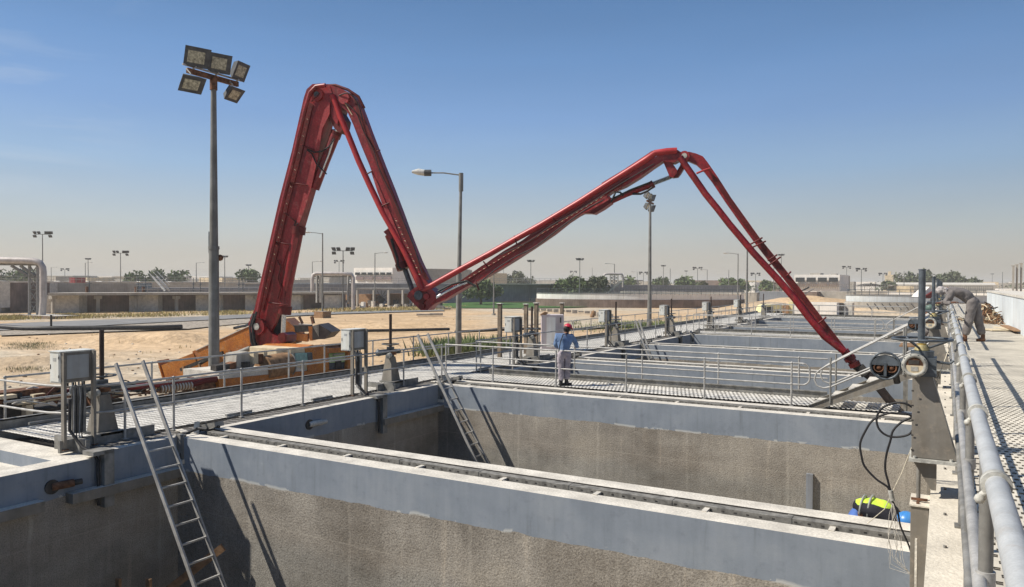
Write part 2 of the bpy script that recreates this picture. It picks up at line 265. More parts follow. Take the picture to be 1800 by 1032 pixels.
# ---------------------------------------------------------------- objects
COL = scn.collection
def tag(o, label=None, cat=None, group=None, kind=None):
    if label: o['label'] = label
    if cat: o['category'] = cat
    if group: o['group'] = group
    if kind: o['kind'] = kind
    return o
def empty(name, loc, label=None, cat=None, group=None, rz=0):
    o = bpy.data.objects.new(name, None); COL.objects.link(o); o.location = loc; o.empty_display_size = 0.3
    o.rotation_euler = (0, 0, rz)
    return tag(o, label, cat, group)
def frame(a, b, upv=(0, 0, 1)):
    d = (b-a).normalized(); u = Vector(upv)
    if abs(d.dot(u)) > 0.97: u = Vector((0, 1, 0)) if abs(d.y) < 0.9 else Vector((1, 0, 0))
    s = d.cross(u).normalized(); u = s.cross(d).normalized()
    return d, s, u
class MB:
    def __init__(s): s.v = []; s.f = []; s.mi = []; s.sm = []; s.mats = []
    def _m(s, m):
        if m not in s.mats: s.mats.append(m)
        return s.mats.index(m)
    def add(s, vs, fs, m, smooth=False):
        o = len(s.v); s.v += [Vector(v) for v in vs]; k = s._m(m)
        for f in fs: s.f.append(tuple(i+o for i in f)); s.mi.append(k); s.sm.append(smooth)
        return s
    def box(s, lo, hi, m, top=None):
        x0, y0, z0 = lo; x1, y1, z1 = hi
        vs = [(x0,y0,z0),(x1,y0,z0),(x1,y1,z0),(x0,y1,z0),(x0,y0,z1),(x1,y0,z1),(x1,y1,z1),(x0,y1,z1)]
        s.add(vs, [(0,3,2,1),(0,1,5,4),(1,2,6,5),(2,3,7,6),(3,0,4,7)], m)
        s.add(vs[4:], [(0,1,2,3)], top or m); return s
    def beam(s, a, b, w, h, m, upv=(0,0,1)):
        a = Vector(a); b = Vector(b); d, sd_, u = frame(a, b, upv)
        vs = [p+sd_*(i*w/2)+u*(j*h/2) for p in (a, b) for i, j in ((-1,-1),(1,-1),(1,1),(-1,1))]
        return s.add(vs, [(0,1,2,3),(7,6,5,4),(0,4,5,1),(1,5,6,2),(2,6,7,3),(3,7,4,0)], m)
    def cyl(s, a, b, r0, m, r1=None, n=12, cap=True):
        a = Vector(a); b = Vector(b); r1 = r0 if r1 is None else r1; d, sd_, u = frame(a, b)
        vs = [p+(sd_*cos(2*pi*i/n)+u*sin(2*pi*i/n))*r for p, r in ((a, r0), (b, r1)) for i in range(n)]
        s.add(vs, [(i, (i+1) % n, n+(i+1) % n, n+i) for i in range(n)], m, True)
        if cap: s.add(vs, [tuple(range(n-1, -1, -1)), tuple(range(n, 2*n))], m)
        return s
    def tube(s, pts, r, m, n=8, closed=False, rs=None):
        pts = [Vector(p) for p in pts]; k = len(pts); rings = []; pu = None
        for i, p in enumerate(pts):
            a = pts[i-1] if (i > 0 or closed) else p; b = pts[(i+1) % k] if (i < k-1 or closed) else p
            d = (b-a).normalized()
            if pu is None:
                pu = Vector((0,0,1)) if abs(d.z) < 0.9 else Vector((1,0,0))
            u = (pu-d*pu.dot(d))
            u = u.normalized() if u.length > 1e-4 else Vector((0,1,0)); pu = u; sd_ = d.cross(u)
            rr = rs[i] if rs else r
            rings.append([p+(sd_*cos(2*pi*j/n)+u*sin(2*pi*j/n))*rr for j in range(n)])
        vs = [v for q in rings for v in q]; fs = []
        for i in range(k if closed else k-1):
            i2 = (i+1) % k
            for j in range(n): fs.append((i*n+j, i*n+(j+1) % n, i2*n+(j+1) % n, i2*n+j))
        s.add(vs, fs, m, True)
        if not closed: s.add(vs, [tuple(range(n-1,-1,-1)), tuple((k-1)*n+j for j in range(n))], m)
        return s
    def prism(s, poly, off, m, side=None):
        """poly: 3-D points in a plane; extruded by vector off"""
        n = len(poly); a = [Vector(p) for p in poly]; off = Vector(off); b = [p+off for p in a]
        s.add(a+b, [tuple(range(n)), tuple(range(2*n-1, n-1, -1))], m)
        s.add(a+b, [(i, i+n, (i+1) % n+n, (i+1) % n) for i in range(n)], side or m)
        return s
    def ball(s, c, r, m, n=8, sz=(1,1,1)):
        c = Vector(c); vs = []; fs = []; h = n//2
        for i in range(h+1):
            th = pi*i/h
            for j in range(n):
                ph = 2*pi*j/n; vs.append(c+Vector((sin(th)*cos(ph)*sz[0], sin(th)*sin(ph)*sz[1], cos(th)*sz[2]))*r)
        for i in range(h):
            for j in range(n): fs.append((i*n+j, (i+1)*n+j, (i+1)*n+(j+1) % n, i*n+(j+1) % n))
        return s.add(vs, fs, m, True)
    def torus(s, c, R, r, m, ax=(0,0,1), n=24, k=6, a0=0, a1=2*pi):
        c = Vector(c); ax = Vector(ax).normalized(); t = Vector((1,0,0)) if abs(ax.x) < 0.9 else Vector((0,1,0))
        u = ax.cross(t).normalized(); v = ax.cross(u)
        full = abs(a1-a0-2*pi) < 1e-6
        pts = [c+(u*cos(a0+(a1-a0)*i/n)+v*sin(a0+(a1-a0)*i/n))*R for i in range(n if full else n+1)]
        return s.tube(pts, r, m, k, full)
    def build(s, name, parent=None, bevel=0.0, **tags):
        me = bpy.data.meshes.new(name)
        base = parent_loc(parent)
        me.from_pydata([tuple(v-base) for v in s.v], [], s.f)
        for m in s.mats: me.materials.append(m)
        me.polygons.foreach_set('material_index', s.mi); me.polygons.foreach_set('use_smooth', s.sm)
        bm = bmesh.new(); bm.from_mesh(me); bmesh.ops.recalc_face_normals(bm, faces=bm.faces) if len(bm.faces) < 60000 else None
        bm.to_mesh(me); bm.free(); me.update()
        o = bpy.data.objects.new(name, me); COL.objects.link(o)
        if parent: o.parent = parent
        if bevel > 0:
            b = o.modifiers.new('bevel', 'BEVEL'); b.width = bevel; b.segments = 2; b.limit_method = 'ANGLE'; b.angle_limit = radians(40)
        return tag(o, **tags)
def parent_loc(p):
    b = Vector((0,0,0))
    while p is not None: b += Vector(p.location); p = p.parent
    return b
def copy_tree(o, parent=None):
    c = o.copy(); COL.objects.link(c)
    if parent: c.parent = parent
    for ch in [x for x in bpy.data.objects if x.parent == o]: copy_tree(ch, c)
    return c
def smooth(pts, k=5):
    P = [Vector(p) for p in pts]; P = [P[0]*2-P[1]]+P+[P[-1]*2-P[-2]]; out = []
    for i in range(1, len(P)-2):
        a, b, c, d = P[i-1:i+3]
        for j in range(k):
            t = j/k; out.append(0.5*((2*b)+(c-a)*t+(2*a-5*b+4*c-d)*t*t+(3*b-a-3*c+d)*t*t*t))
    return out+[P[-2]]
def arc(c, u, v, r, a0, a1, n=6):
    c, u, v = Vector(c), Vector(u), Vector(v)
    return [c+(u*cos(a0+(a1-a0)*i/n)+v*sin(a0+(a1-a0)*i/n))*r for i in range(n+1)]
ORD = ['first', 'second', 'third', 'fourth', 'fifth', 'sixth', 'seventh', 'eighth', 'ninth', 'tenth']
# ================================================================ ground
XW = -12.8; XE = -0.10; YF = [9.6+8.65*(i-1) for i in range(9)]     # front faces of the dividers 0..8
YF[1] = 9.6; YF[2] = 18.3; YF[3] = 26.9; YF[4] = 35.3; YF[5] = 43.7
WALK = {2: 1, 5: 1, 8: 1}
TOP = {i: (2.95 if i in WALK else 1.05) for i in range(9)}
def ground_mat():
    m = bpy.data.materials.new('desert_sand'); m.use_nodes = True; t = m.node_tree; b = t.nodes['Principled BSDF']; L = t.links.new
    b.inputs['Roughness'].default_value = 0.95; b.inputs['Specular IOR Level'].default_value = 0.1
    geo = t.nodes.new('ShaderNodeNewGeometry')
    def noise(sc, d=8, ms=None):
        n = t.nodes.new('ShaderNodeTexNoise'); n.inputs['Scale'].default_value = sc; n.inputs['Detail'].default_value = d
        if ms:
            mp = t.nodes.new('ShaderNodeMapping'); mp.inputs['Scale'].default_value = ms; L(geo.outputs['Position'], mp.inputs[0]); L(mp.outputs[0], n.inputs['Vector'])
        else: L(geo.outputs['Position'], n.inputs['Vector'])
        return n.outputs['Fac']
    def ramp(f, a, ca, c, cb):
        r = t.nodes.new('ShaderNodeValToRGB'); e = r.color_ramp.elements
        e[0].position, e[0].color, e[1].position, e[1].color = a, (*ca, 1), c, (*cb, 1); L(f, r.inputs[0]); return r.outputs[0]
    def mix(f, a, c, mode='MIX'):
        n = t.nodes.new('ShaderNodeMixRGB'); n.blend_type = mode
        if isinstance(f, float): n.inputs[0].default_value = f
        else: L(f, n.inputs[0])
        L(a, n.inputs[1]); L(c, n.inputs[2]); return n.outputs[0]
    sand = ramp(noise(0.05), 0.38, (0.51, 0.365, 0.22), 0.62, (0.575, 0.42, 0.265))
    pale = ramp(noise(0.7), 0.4, (0.43, 0.365, 0.275), 0.6, (0.53, 0.455, 0.35))
    sel = ramp(noise(0.028, 6), 0.50, (0, 0, 0), 0.60, (1, 1, 1))
    c = mix(sel, sand, pale)
    c = mix(1.0, c, ramp(noise(1.6, 10), 0.34, (0.86, 0.845, 0.83), 0.56, (1.05, 1.045, 1.04)), 'MULTIPLY')
    c = mix(1.0, c, ramp(noise(0.35, 6, (0.5, 2.2, 1)), 0.40, (0.86, 0.85, 0.84), 0.60, (1.04, 1.04, 1.04)), 'MULTIPLY')
    L(c, b.inputs['Base Color'])
    bp = t.nodes.new('ShaderNodeBump'); bp.inputs['Strength'].default_value = 0.8; bp.inputs['Distance'].default_value = 0.25
    L(noise(2.0, 10), bp.inputs['Height']); L(bp.outputs[0], b.inputs['Normal'])
    return m
M_SAND = ground_mat()
from mathutils import noise as mnoise
def gz(x, y):
    z = -2.0
    if x < -22:
        k = min(1.0, (-22-x)/10)
        z += k*(mnoise.noise(Vector((x*0.07, y*0.07, 0)))*0.09+mnoise.noise(Vector((x*0.23, y*0.23, 3)))*0.04)
    return z
g = MB()
xs = [-3000, -1200, -600, -350]+[-260+4*i for i in range(60)]+[-19, -16.7]
xs2 = [3.2, 40, 120, 400, 1500, 3000]
ys = [-600, -100]+[-20+4*i for i in range(75)]+[300, 360, 600, 1200, 3000]
def sheet(xa, ya):
    nx, ny = len(xa), len(ya)
    g.add([(x, y, gz(x, y)) for y in ya for x in xa], [(j*nx+i, j*nx+i+1, (j+1)*nx+i+1, (j+1)*nx+i) for j in range(ny-1) for i in range(nx-1)], M_SAND, True)
sheet(xs, ys)
sheet([-16.7, 3.2], [78.6, 100, 300, 1000, 3000]); sheet([-16.7, 3.2], [-600, -60, -12]); sheet(xs2, [-600, -60, 0, 60, 120, 300, 1000, 3000])
g.build('ground', kind='structure')
def stripz(name, pts_l, pts_r, z, m, kind='structure', **k):
    s = MB(); n = len(pts_l)
    vs = [(p[0], p[1], z) for p in pts_l]+[(p[0], p[1], z) for p in pts_r]
    s.add(vs, [(i, i+1, n+i+1, n+i) for i in range(n-1)], m); return s.build(name, kind=kind, **k)

# ================================================================ treatment tanks
for i in range(9):
    y0 = YF[i]; t = TOP[i]; a = empty('tank_divider_wall', (XW, y0, -5.2))
    if i == 1: lab = 'nearest dividing wall crossing the whole foreground, with pale coping and a cable tray'
    elif i == 2: lab = 'dividing wall in front of the walkway the man in blue stands on'
    elif i == 0: lab = 'dividing wall at the very near end of the tank row'
    else: lab = '%s dividing wall counting away from the nearest one, blue grey face%s' % (ORD[i-1], ' under a railed walkway' if i in WALK else ' with bare cable tray on top')
    tag(a, lab, 'concrete wall', 'dividing walls between the treatment tanks')
    w_ = MB()
    # body below coping
    w_.box((XW, y0, -5.2), (XE, y0+t, -0.16), M_TANK)
    w_.build('wall_face', a)
    c_ = MB()
    c_.box((XW, y0, -0.16), (XE, y0+0.36, 0.0), M_TANK, M_CAP)
    c_.box((XW, y0+0.362, -0.158), (XE, y0+0.72, -0.13), M_DARK, M_DARK)  # trench floor: shadow under the raised tray put into the colour
    c_.box((XW, y0+0.72, -0.16), (XE, y0+1.05, 0.03), M_DARK, M_CAP)  # front face coloured dark to draw the shadow line behind the tray
    c_.build('coping', a)
    tr_ = MB(); y1 = y0+0.50; x = XW+0.25; k = 0
    while x < XE-0.4:
        x2 = min(x+1.55, XE-0.2)
        tr_.box((x, y1, -0.045), (x2-0.012, y1+0.15, 0.030), M_TRAY)
        if i <= 3:
            for q in range(int((x2-x)/0.16)):     # perforations along the tray side
                xx = x+0.08+q*0.16; tr_.box((xx, y1-0.003, -0.015), (xx+0.035, y1+0.0, 0.003), M_DARK)
            tr_.box((x-0.02, y1-0.006, -0.05), (x+0.05, y1+0.156, 0.036), M_TRAY)
        tr_.box((x+0.5, y1-0.17, -0.02), (x+0.57, y1+0.02, 0.012), M_CAP)
        x = x2; k += 1
    tr_.build('cable_tray', a)
def wallbox(name, lo, hi, label, m=M_TANK, top=M_CAP, cat='concrete wall'):
    s = MB(); s.box(lo, hi, m, top); e = empty(name, ((lo[0]+hi[0])/2, (lo[1]+hi[1])/2, lo[2]), label, cat); s.build('wall_face', e); return e
west = wallbox('tank_side_wall', (-16.7, -12, -5.2), (XW-0.005, 78.6, -0.30), 'long shaded side wall of the tanks under the left walkway', M_TANK)
s = MB(); s.box((-13.0, 8.0, -0.30), (XW, 78.6, 0.0), M_TANK, M_CAP); s.box((-16.7, 6.6, -0.30), (-16.3, 78.6, -0.05), M_CONC, M_CAP)
s.box((-16.3, 6.9, -0.29), (-16.2, 78.6, -0.03), M_CONC); s.build('coping', west)
# low wall tops and side basin at the near end of the left walkway
s = MB()
s.box((-13.22, -12, -0.30), (XW, 7.98, -0.08), M_TANK, M_CAP); s.box((-24, 7.45, -2.0), (-13.22, 8.05, -0.08), M_TANK, M_CAP)
s.build('basin_edge', west)
s = MB(); s.box((-24, -12, -3.0), (-16.7, 7.45, -1.2), M_TANK); s.build('basin_floor', west)
east = wallbox('tank_side_wall', (XE, -12, -5.2), (0.20, 78.6, 0.98), 'cream topped side wall along the right walkway', M_KERB, M_KERB)
s = MB()
yy = 1.0
while yy < 40:
    s.cyl((0.02, yy, 0.98), (0.02, yy, 1.000), 0.010, M_GALVD, n=6); s.cyl((0.03, yy+0.02, 0.98), (0.03, yy+0.02, 0.994), 0.006, M_RUST, n=5); yy += 0.95
s.build('anchor_bolt', east, kind='stuff')
s = MB(); s.box((-16.7, -12, -5.6), (3.2, 78.6, -5.2), mat('tank_floor_concrete', (0.30, 0.27, 0.22), 0.9, 0, 0.8, 0.2), None); s.build('tank_floor', kind='structure')
s = MB(); s.box((XW-0.2, 78.3, -5.2), (0.2, 78.6, 0.0), M_TANK, M_CAP); tag(s.build('tank_end_wall'), 'far end wall closing the row of tanks', 'concrete wall')
# settled water film is absent: tanks are empty. lower ledges on the west wall
s = MB()
for (ya, yb) in ((0.9, 7.0), (7.45, 9.6), (15.6, 18.3), (24.2, 26.9), (32.8, 35.3)):
    s.box((XW, ya, -0.74), (XW+0.20, yb, -0.57), M_PEWTER, M_CAP)
s.build('ledge', west)
for lab, y, z in (('dark pipe stub with torn end in the left wall of the nearest tank', 7.22, -0.42), ('dark pipe stub with pale crust in the left wall of the second tank', 13.1, -0.33)):
    s = MB(); s.cyl((XW-0.02, y, z), (XW+0.02, y, z), 0.12, M_DARK, n=16); s.cyl((XW, y, z), (XW+0.12, y+0.3, z+0.02), 0.065, M_RUST if y < 10 else M_CAP, n=10)
    s.cyl((XW+0.12, y+0.3, z+0.02), (XW+0.14, y+0.42, z+0.02), 0.05, M_DARK if y < 10 else M_CAP, n=8)
    tag(s.build('pipe_stub'), lab, 'pipe', 'pipe stubs in the side wall')

# ================================================================ walkways
lw = empty('left_walkway', (-14.8, 40, 0), 'long grating walkway beside the pump truck, left of the tanks', 'walkway')
s = MB(); y = 8.1
while y < 78:
    y2 = min(y+1.2, 78.4); s.box((-16.15, y, 0.035), (-13.52, y2-0.012, 0.040), M_GRATE); y = y2
s.build('grating', lw)
s = MB(); s.box((-13.50, 8.1, -0.02), (-13.03, 78.4, -0.012), M_GRATED)
s.build('edge_grating', lw)
s = MB(); s.box((-16.24, 8.0, -0.03), (-16.20, 78.4, 0.23), M_GALVD); s.box((-16.30, 8.0, 0.20), (-16.20, 78.4, 0.235), M_GALVD)
s.build('toe_plate', lw)
s = MB(); s.box((-16.2, 8.0, -0.28), (-13.04, 78.4, -0.20), M_DARK); s.build('under_frame_shade', lw)  # solid dark sheet, its colour supplies the shade seen through the slots
CW = []
for i in (2, 5, 8):
    y0 = YF[i]
    c = empty('cross_walkway', (-8, y0+2, 0), {2: 'grating cross walkway under the feet of the man in blue', 5: 'grating cross walkway two tanks behind the man in blue', 8: 'farthest grating cross walkway near the truck'}[i], 'walkway', 'cross walkways over the dividing walls')
    s = MB(); x = -13.5
    while x < -0.9:
        x2 = min(x+1.2, -0.9); s.box((x, y0+1.30, 0.035), (x2-0.012, y0+2.72, 0.040), M_GRATED if x < -100 else M_GRATE); x = x2
    s.build('grating', c)
    s = MB(); s.box((-12.75, y0+2.74, -0.02), (-2.6, y0+2.77, 0.22), M_GALVD); s.box((-12.75, y0+2.69, 0.20), (-2.6, y0+2.77, 0.225), M_GALVD); s.build('toe_plate', c)
    s = MB(); s.box((-12.8, y0+1.06, -0.158), (-0.9, y0+2.9, -0.08), M_DARK); s.build('under_frame_shade', c)  # dark sheet, shade below the cross grating put into its colour
# right elevated deck
dk = empty('right_walkway', (1.1, 30, 1.4), 'raised walkway of perforated cream plates at the right edge', 'walkway')
s = MB(); y = -3.0+0.62
while y < 70:
    s = MB(); s.box((0.20, y, 1.392), (2.12, y+1.585, 1.400), M_FRP, M_FRP); s.box((0.20, y+1.583, 1.355), (2.12, y+1.597, 1.390), M_DARK); s.build('perforated_plate', dk); y += 1.60
s = MB(); s.box((0.2, -3, 1.02), (2.12, 70, 1.05), M_DARK)  # dark sheet painting the shade below the perforated plates
s.box((0.2, -3, 1.30), (0.24, 70, 1.38), M_GALVD)
s.build('under_frame_shade', dk)
sup = MB(); sup.box((0.20, -3, -5.2), (2.12, 70, 1.02), M_CONC); sup.build('support_wall', dk)
# blue-white wall on the far side of the deck
s = MB(); s.box((2.12, 8.0, -2), (2.45, 52, 2.55), mat('pale_blue_render', (0.62, 0.66, 0.68), 0.8, 0, 0.8, 0.06, 0.1, 12, streak=0.12), None)
bw = empty('parapet_wall', (2.3, 40, -2), 'pale blue rendered parapet wall along the right walkway', 'wall')
s.build('wall_face', bw); s = MB(); s.box((2.09, 7.97, 2.55), (3.4, 52.03, 2.63), M_CAP); s.build('coping', bw)
s = MB(); s.box((2.45, 8, 2.3), (14, 52, 2.5), M_CAP); s.build('roof_slab', bw)

# ================================================================ railings
def post_mesh(s, p, h, m=M_GALV, r=0.024):
    s.cyl(p, p+Vector((0, 0, h)), r, m, n=8); s.box((p.x-0.05, p.y-0.05, p.z-0.0), (p.x+0.05, p.y+0.05, p.z+0.012), m)
    s.ball(p+Vector((0, 0, h)), r*1.5, m, 8); s.ball(p+Vector((0, 0, h*0.52)), r*1.4, m, 8)
def railing(label, posts, rails, h=1.05, r=0.022, m=M_GALV, group='tubular railings round the tanks', z=0.0):
    e = empty('railing', Vector(posts[0]), label, 'railing', group)
    for p in posts:
        s = MB(); post_mesh(s, Vector(p), h-(0 if len(p) else 0), m); s.build('post', e)
    for k, pts in enumerate(rails):
        s = MB(); s.tube(pts, r, m, 8); s.build('top_rail' if k == 0 else 'lower_rail', e)
    return e
zt, zm = 1.05, 0.55
# tank-side railing of the left walkway with its rounded near corner
ys_ = [8.95, 10.0, 11.7, 13.55, 15.65, 17.5, 19.4]
def curve_rail(z): 
    return [(-24, 8.02, z), (-15.0, 8.02, z), (-14.4, 8.05, z)]+[(-13.45-0.75*cos(a)-0.0, 8.85-0.8*sin(a), z) for a in [radians(d) for d in (75, 55)]][:0]+[(-14.05, 8.16, z), (-13.72, 8.36, z), (-13.50, 8.7, z), (-13.45, 9.1, z), (-13.45, 19.4, z)]
railing('near tank-side railing of the left walkway with a rounded corner',
        [(-24, 8.02, 0), (-20, 8.02, 0), (-16.4, 8.05, 0), (-13.78, 7.98, -0.05)]+[(-13.45, y, 0) for y in ys_], [curve_rail(zt), curve_rail(zm)])
# beyond the cross walkway openings
for a, b, nm in ((21.4, 43.9, 'tank-side railing of the left walkway between the two cross walkways'), (46.5, 77.5, 'far tank-side railing of the left walkway')):
    n = int((b-a)/2.15); railing(nm, [(-13.45, a+(b-a)*i/n, 0) for i in range(n+1)], [[(-13.45, a, zt), (-13.45, b, zt)], [(-13.45, a, zm), (-13.45, b, zm)]])
oy = [8.2+0.0*i for i in range(0)]+[8.3, 9.9, 11.55, 13.65, 15.9, 17.35, 19.6, 21.8, 24.0, 26.2, 28.4, 30.6, 32.8, 35.0]
railing('outer railing of the left walkway in front of the pump truck', [(-16.33, y, 0) for y in oy], [[(-16.33, 8.3, zt), (-16.33, 35.0, zt)], [(-16.33, 8.3, zm), (-16.33, 35.0, zm)]])
oy = [35.2+2.2*i for i in range(20)]
railing('outer railing of the left walkway beyond the white kiosk', [(-16.33, y, 0) for y in oy], [[(-16.33, oy[0], zt), (-16.33, oy[-1], zt)], [(-16.33, oy[0], zm), (-16.33, oy[-1], zm)]])
# cross walkway railings: front (near) and back row, near end loops closed in a rounded rectangle
def loop_end(x0, x1, y):
    r = 0.17
    return [(x0, y, zt), (x1-r, y, zt)]+arc((x1-r, y, zt-r), (0, 0, 1), (1, 0, 0), r, 0, pi/2)+arc((x1-r, y, zm-0.02+r), (1, 0, 0), (0, 0, -1), r, 0, pi/2)+[(x0, y, zm-0.02)]
for i, nm in ((2, 'in front of the man in blue'), (5, 'on the second cross walkway'), (8, 'on the farthest cross walkway')):
    y = YF[i]+1.33; xs_ = [-13.45, -11.75, -9.65, -7.52, -5.38, -3.24]
    railing('near railing with rounded end %s' % nm, [(x, y, 0) for x in xs_], [loop_end(-13.45, -2.82, y)])
    y = YF[i]+2.80; xs_ = [-13.1, -11.9, -9.75, -7.6, -5.4, -3.3]
    railing('back railing %s' % nm.replace('in front of', 'behind'), [(x, y, 0) for x in xs_], [[(-13.3, y, zt), (-2.6, y, zt)], [(-13.3, y, zm), (-2.6, y, zm)]])
# right deck railing: heavy tube with clamp rings, standard posts bolted to the wall
def deck_rail(label, ya, yb, first=None):
    e = empty('railing', (0.14, ya, 1.4), label, 'railing', 'heavy railings of the right walkway')
    s = MB(); end = [(0.14, yb, 2.4)]
    s.tube([(0.14, ya, 2.4)]+[(0.14+0.004*sin(q*1.7), ya+(yb-ya)*q/8, 2.4+0.004*sin(q*2.3)) for q in range(1, 8)]+end, 0.031, M_RAILTOP, 20); s.build('top_rail', e)
    s = MB(); s.tube([(0.12, ya, 1.93), (0.12, yb, 1.93)], 0.024, M_GALV, 14); s.build('mid_rail', e)
    s = MB(); s.tube([(0.125, ya, 1.50), (0.125, yb, 1.50)], 0.024, M_GALVD, 14); s.build('bottom_rail', e)
    y = ya+0.35
    while y < yb:
        s = MB(); s.cyl((0.14, y, 1.0), (0.14, y, 2.37), 0.024, M_GALVD, n=12); s.box((0.09, y-0.06, 0.982), (0.19, y+0.06, 0.996), M_GALVD)
        s.cyl((0.14, y, 1.90), (0.14, y, 1.96), 0.032, M_GALV, n=12); s.build('post', e); y += 2.05
    y = ya+1.30 if first is None else first
    while y < yb:
        s = MB(); s.cyl((0.14, y-0.018, 2.4), (0.14, y+0.018, 2.4), 0.042, M_IRONL, n=20); s.cyl((0.14, y, 2.4), (0.102, y-0.01, 2.362), 0.012, M_IRONL, n=8); s.ball((0.098, y-0.02, 2.356), 0.016, M_IRONL, 8)
        s.build('clamp_ring', e); y += 1.45
    return e
deck_rail('thick galvanised railing running from the camera along the right walkway', -1.2, 18.9, 0.25+2.45)
deck_rail('thick galvanised railing the bending man leans over', 21.2, 43.5)
deck_rail('far stretch of railing on the right walkway', 46.0, 69.5)

# extra clutter of conduits and brackets along the left walkway edge
s = MB(); rnd = random.Random(41); y = 8.6
while y < 50:
    s.tube([(-16.05, y, 0.10), (-16.02, y+1.2, 0.085), (-16.06, y+2.6, 0.10)], 0.03, M_GALVD, 6); s.box((-13.62, y+0.2, 0.0), (-13.56, y+0.9, 0.09), M_GALVD); y += 2.6
s.build('conduit', lw, kind='stuff')
# ================================================================ stairs
def stairs(y0, label, far):
    e = empty('stairs', (-2.85, y0, 0), label, 'stairs', 'short stairs up to the right walkway')
    x0, x1 = -2.85, -0.05; z1 = 1.40; sl = z1/(x1-x0)
    for yy in (y0-0.05, y0+0.95):
        s = MB(); s.prism([(x0, yy, -0.02), (x0+0.25, yy, -0.02), (x1, yy, z1-0.28), (x1, yy, z1), (x0, yy, 0.05)], (0, 0.012, 0), M_PEWTER)
        s.prism([(x0, yy-0.03, 0.05), (x1, yy-0.03, z1+0.0), (x1, yy-0.03, z1-0.012), (x0, yy-0.03, 0.035)], (0, 0.06, 0), M_GALVD)
        s.prism([(x0+0.25, yy-0.03, -0.02), (x1, yy-0.03, z1-0.28), (x1, yy-0.03, z1-0.292), (x0+0.25, yy-0.03, -0.032)], (0, 0.06, 0), M_GALVD); s.build('stringer', e)
    n = 7
    for k in range(n):
        xx = x0+0.12+(x1-x0-0.1)*k/n; zz = z1*(k+0.6)/n; s = MB(); s.box((xx, y0-0.03, zz-0.03), (xx+0.28, y0+0.94, zz), M_CAP); s.build('tread', e)
    for yy in (y0-0.06, y0+0.98):
        r = 0.20; s = MB()
        a = Vector((x0+0.15, yy, 0.42)); top0 = Vector((x0+0.40, yy, 1.02)); top1 = Vector((x1-0.1, yy, 1.02+sl*2.1+0.33))
        d = Vector((1, 0, sl)).normalized(); 
        up = [top1, top0, top0+Vector((-0.14, 0, -0.10)), Vector((x0+0.18, yy, 0.84)), Vector((x0+0.14, yy, 0.68)), Vector((x0+0.20, yy, 0.54)), Vector((x0+0.34, yy, 0.49)), Vector((x0+0.50, yy, 0.53)), Vector((x1-0.1, yy, 0.53+(x1-0.1-x0-0.5)*sl*1.04))]
        s.tube(up, 0.021, M_GALV, 8); s.build('handrail', e)
        for xx in (x0+0.50, x0+2.05):
            s = MB(); zz = 0.05+(xx-x0)*sl; s.cyl((xx, yy, zz-0.16), (xx, yy, zz+0.93), 0.024, M_GALVD, n=8); s.build('post', e)
    return e
stairs(19.65, 'dusty steel stairs from the man in blue\'s walkway up to the right walkway', 0)
stairs(45.1, 'distant steel stairs up to the right walkway, behind the red hose tip', 1)

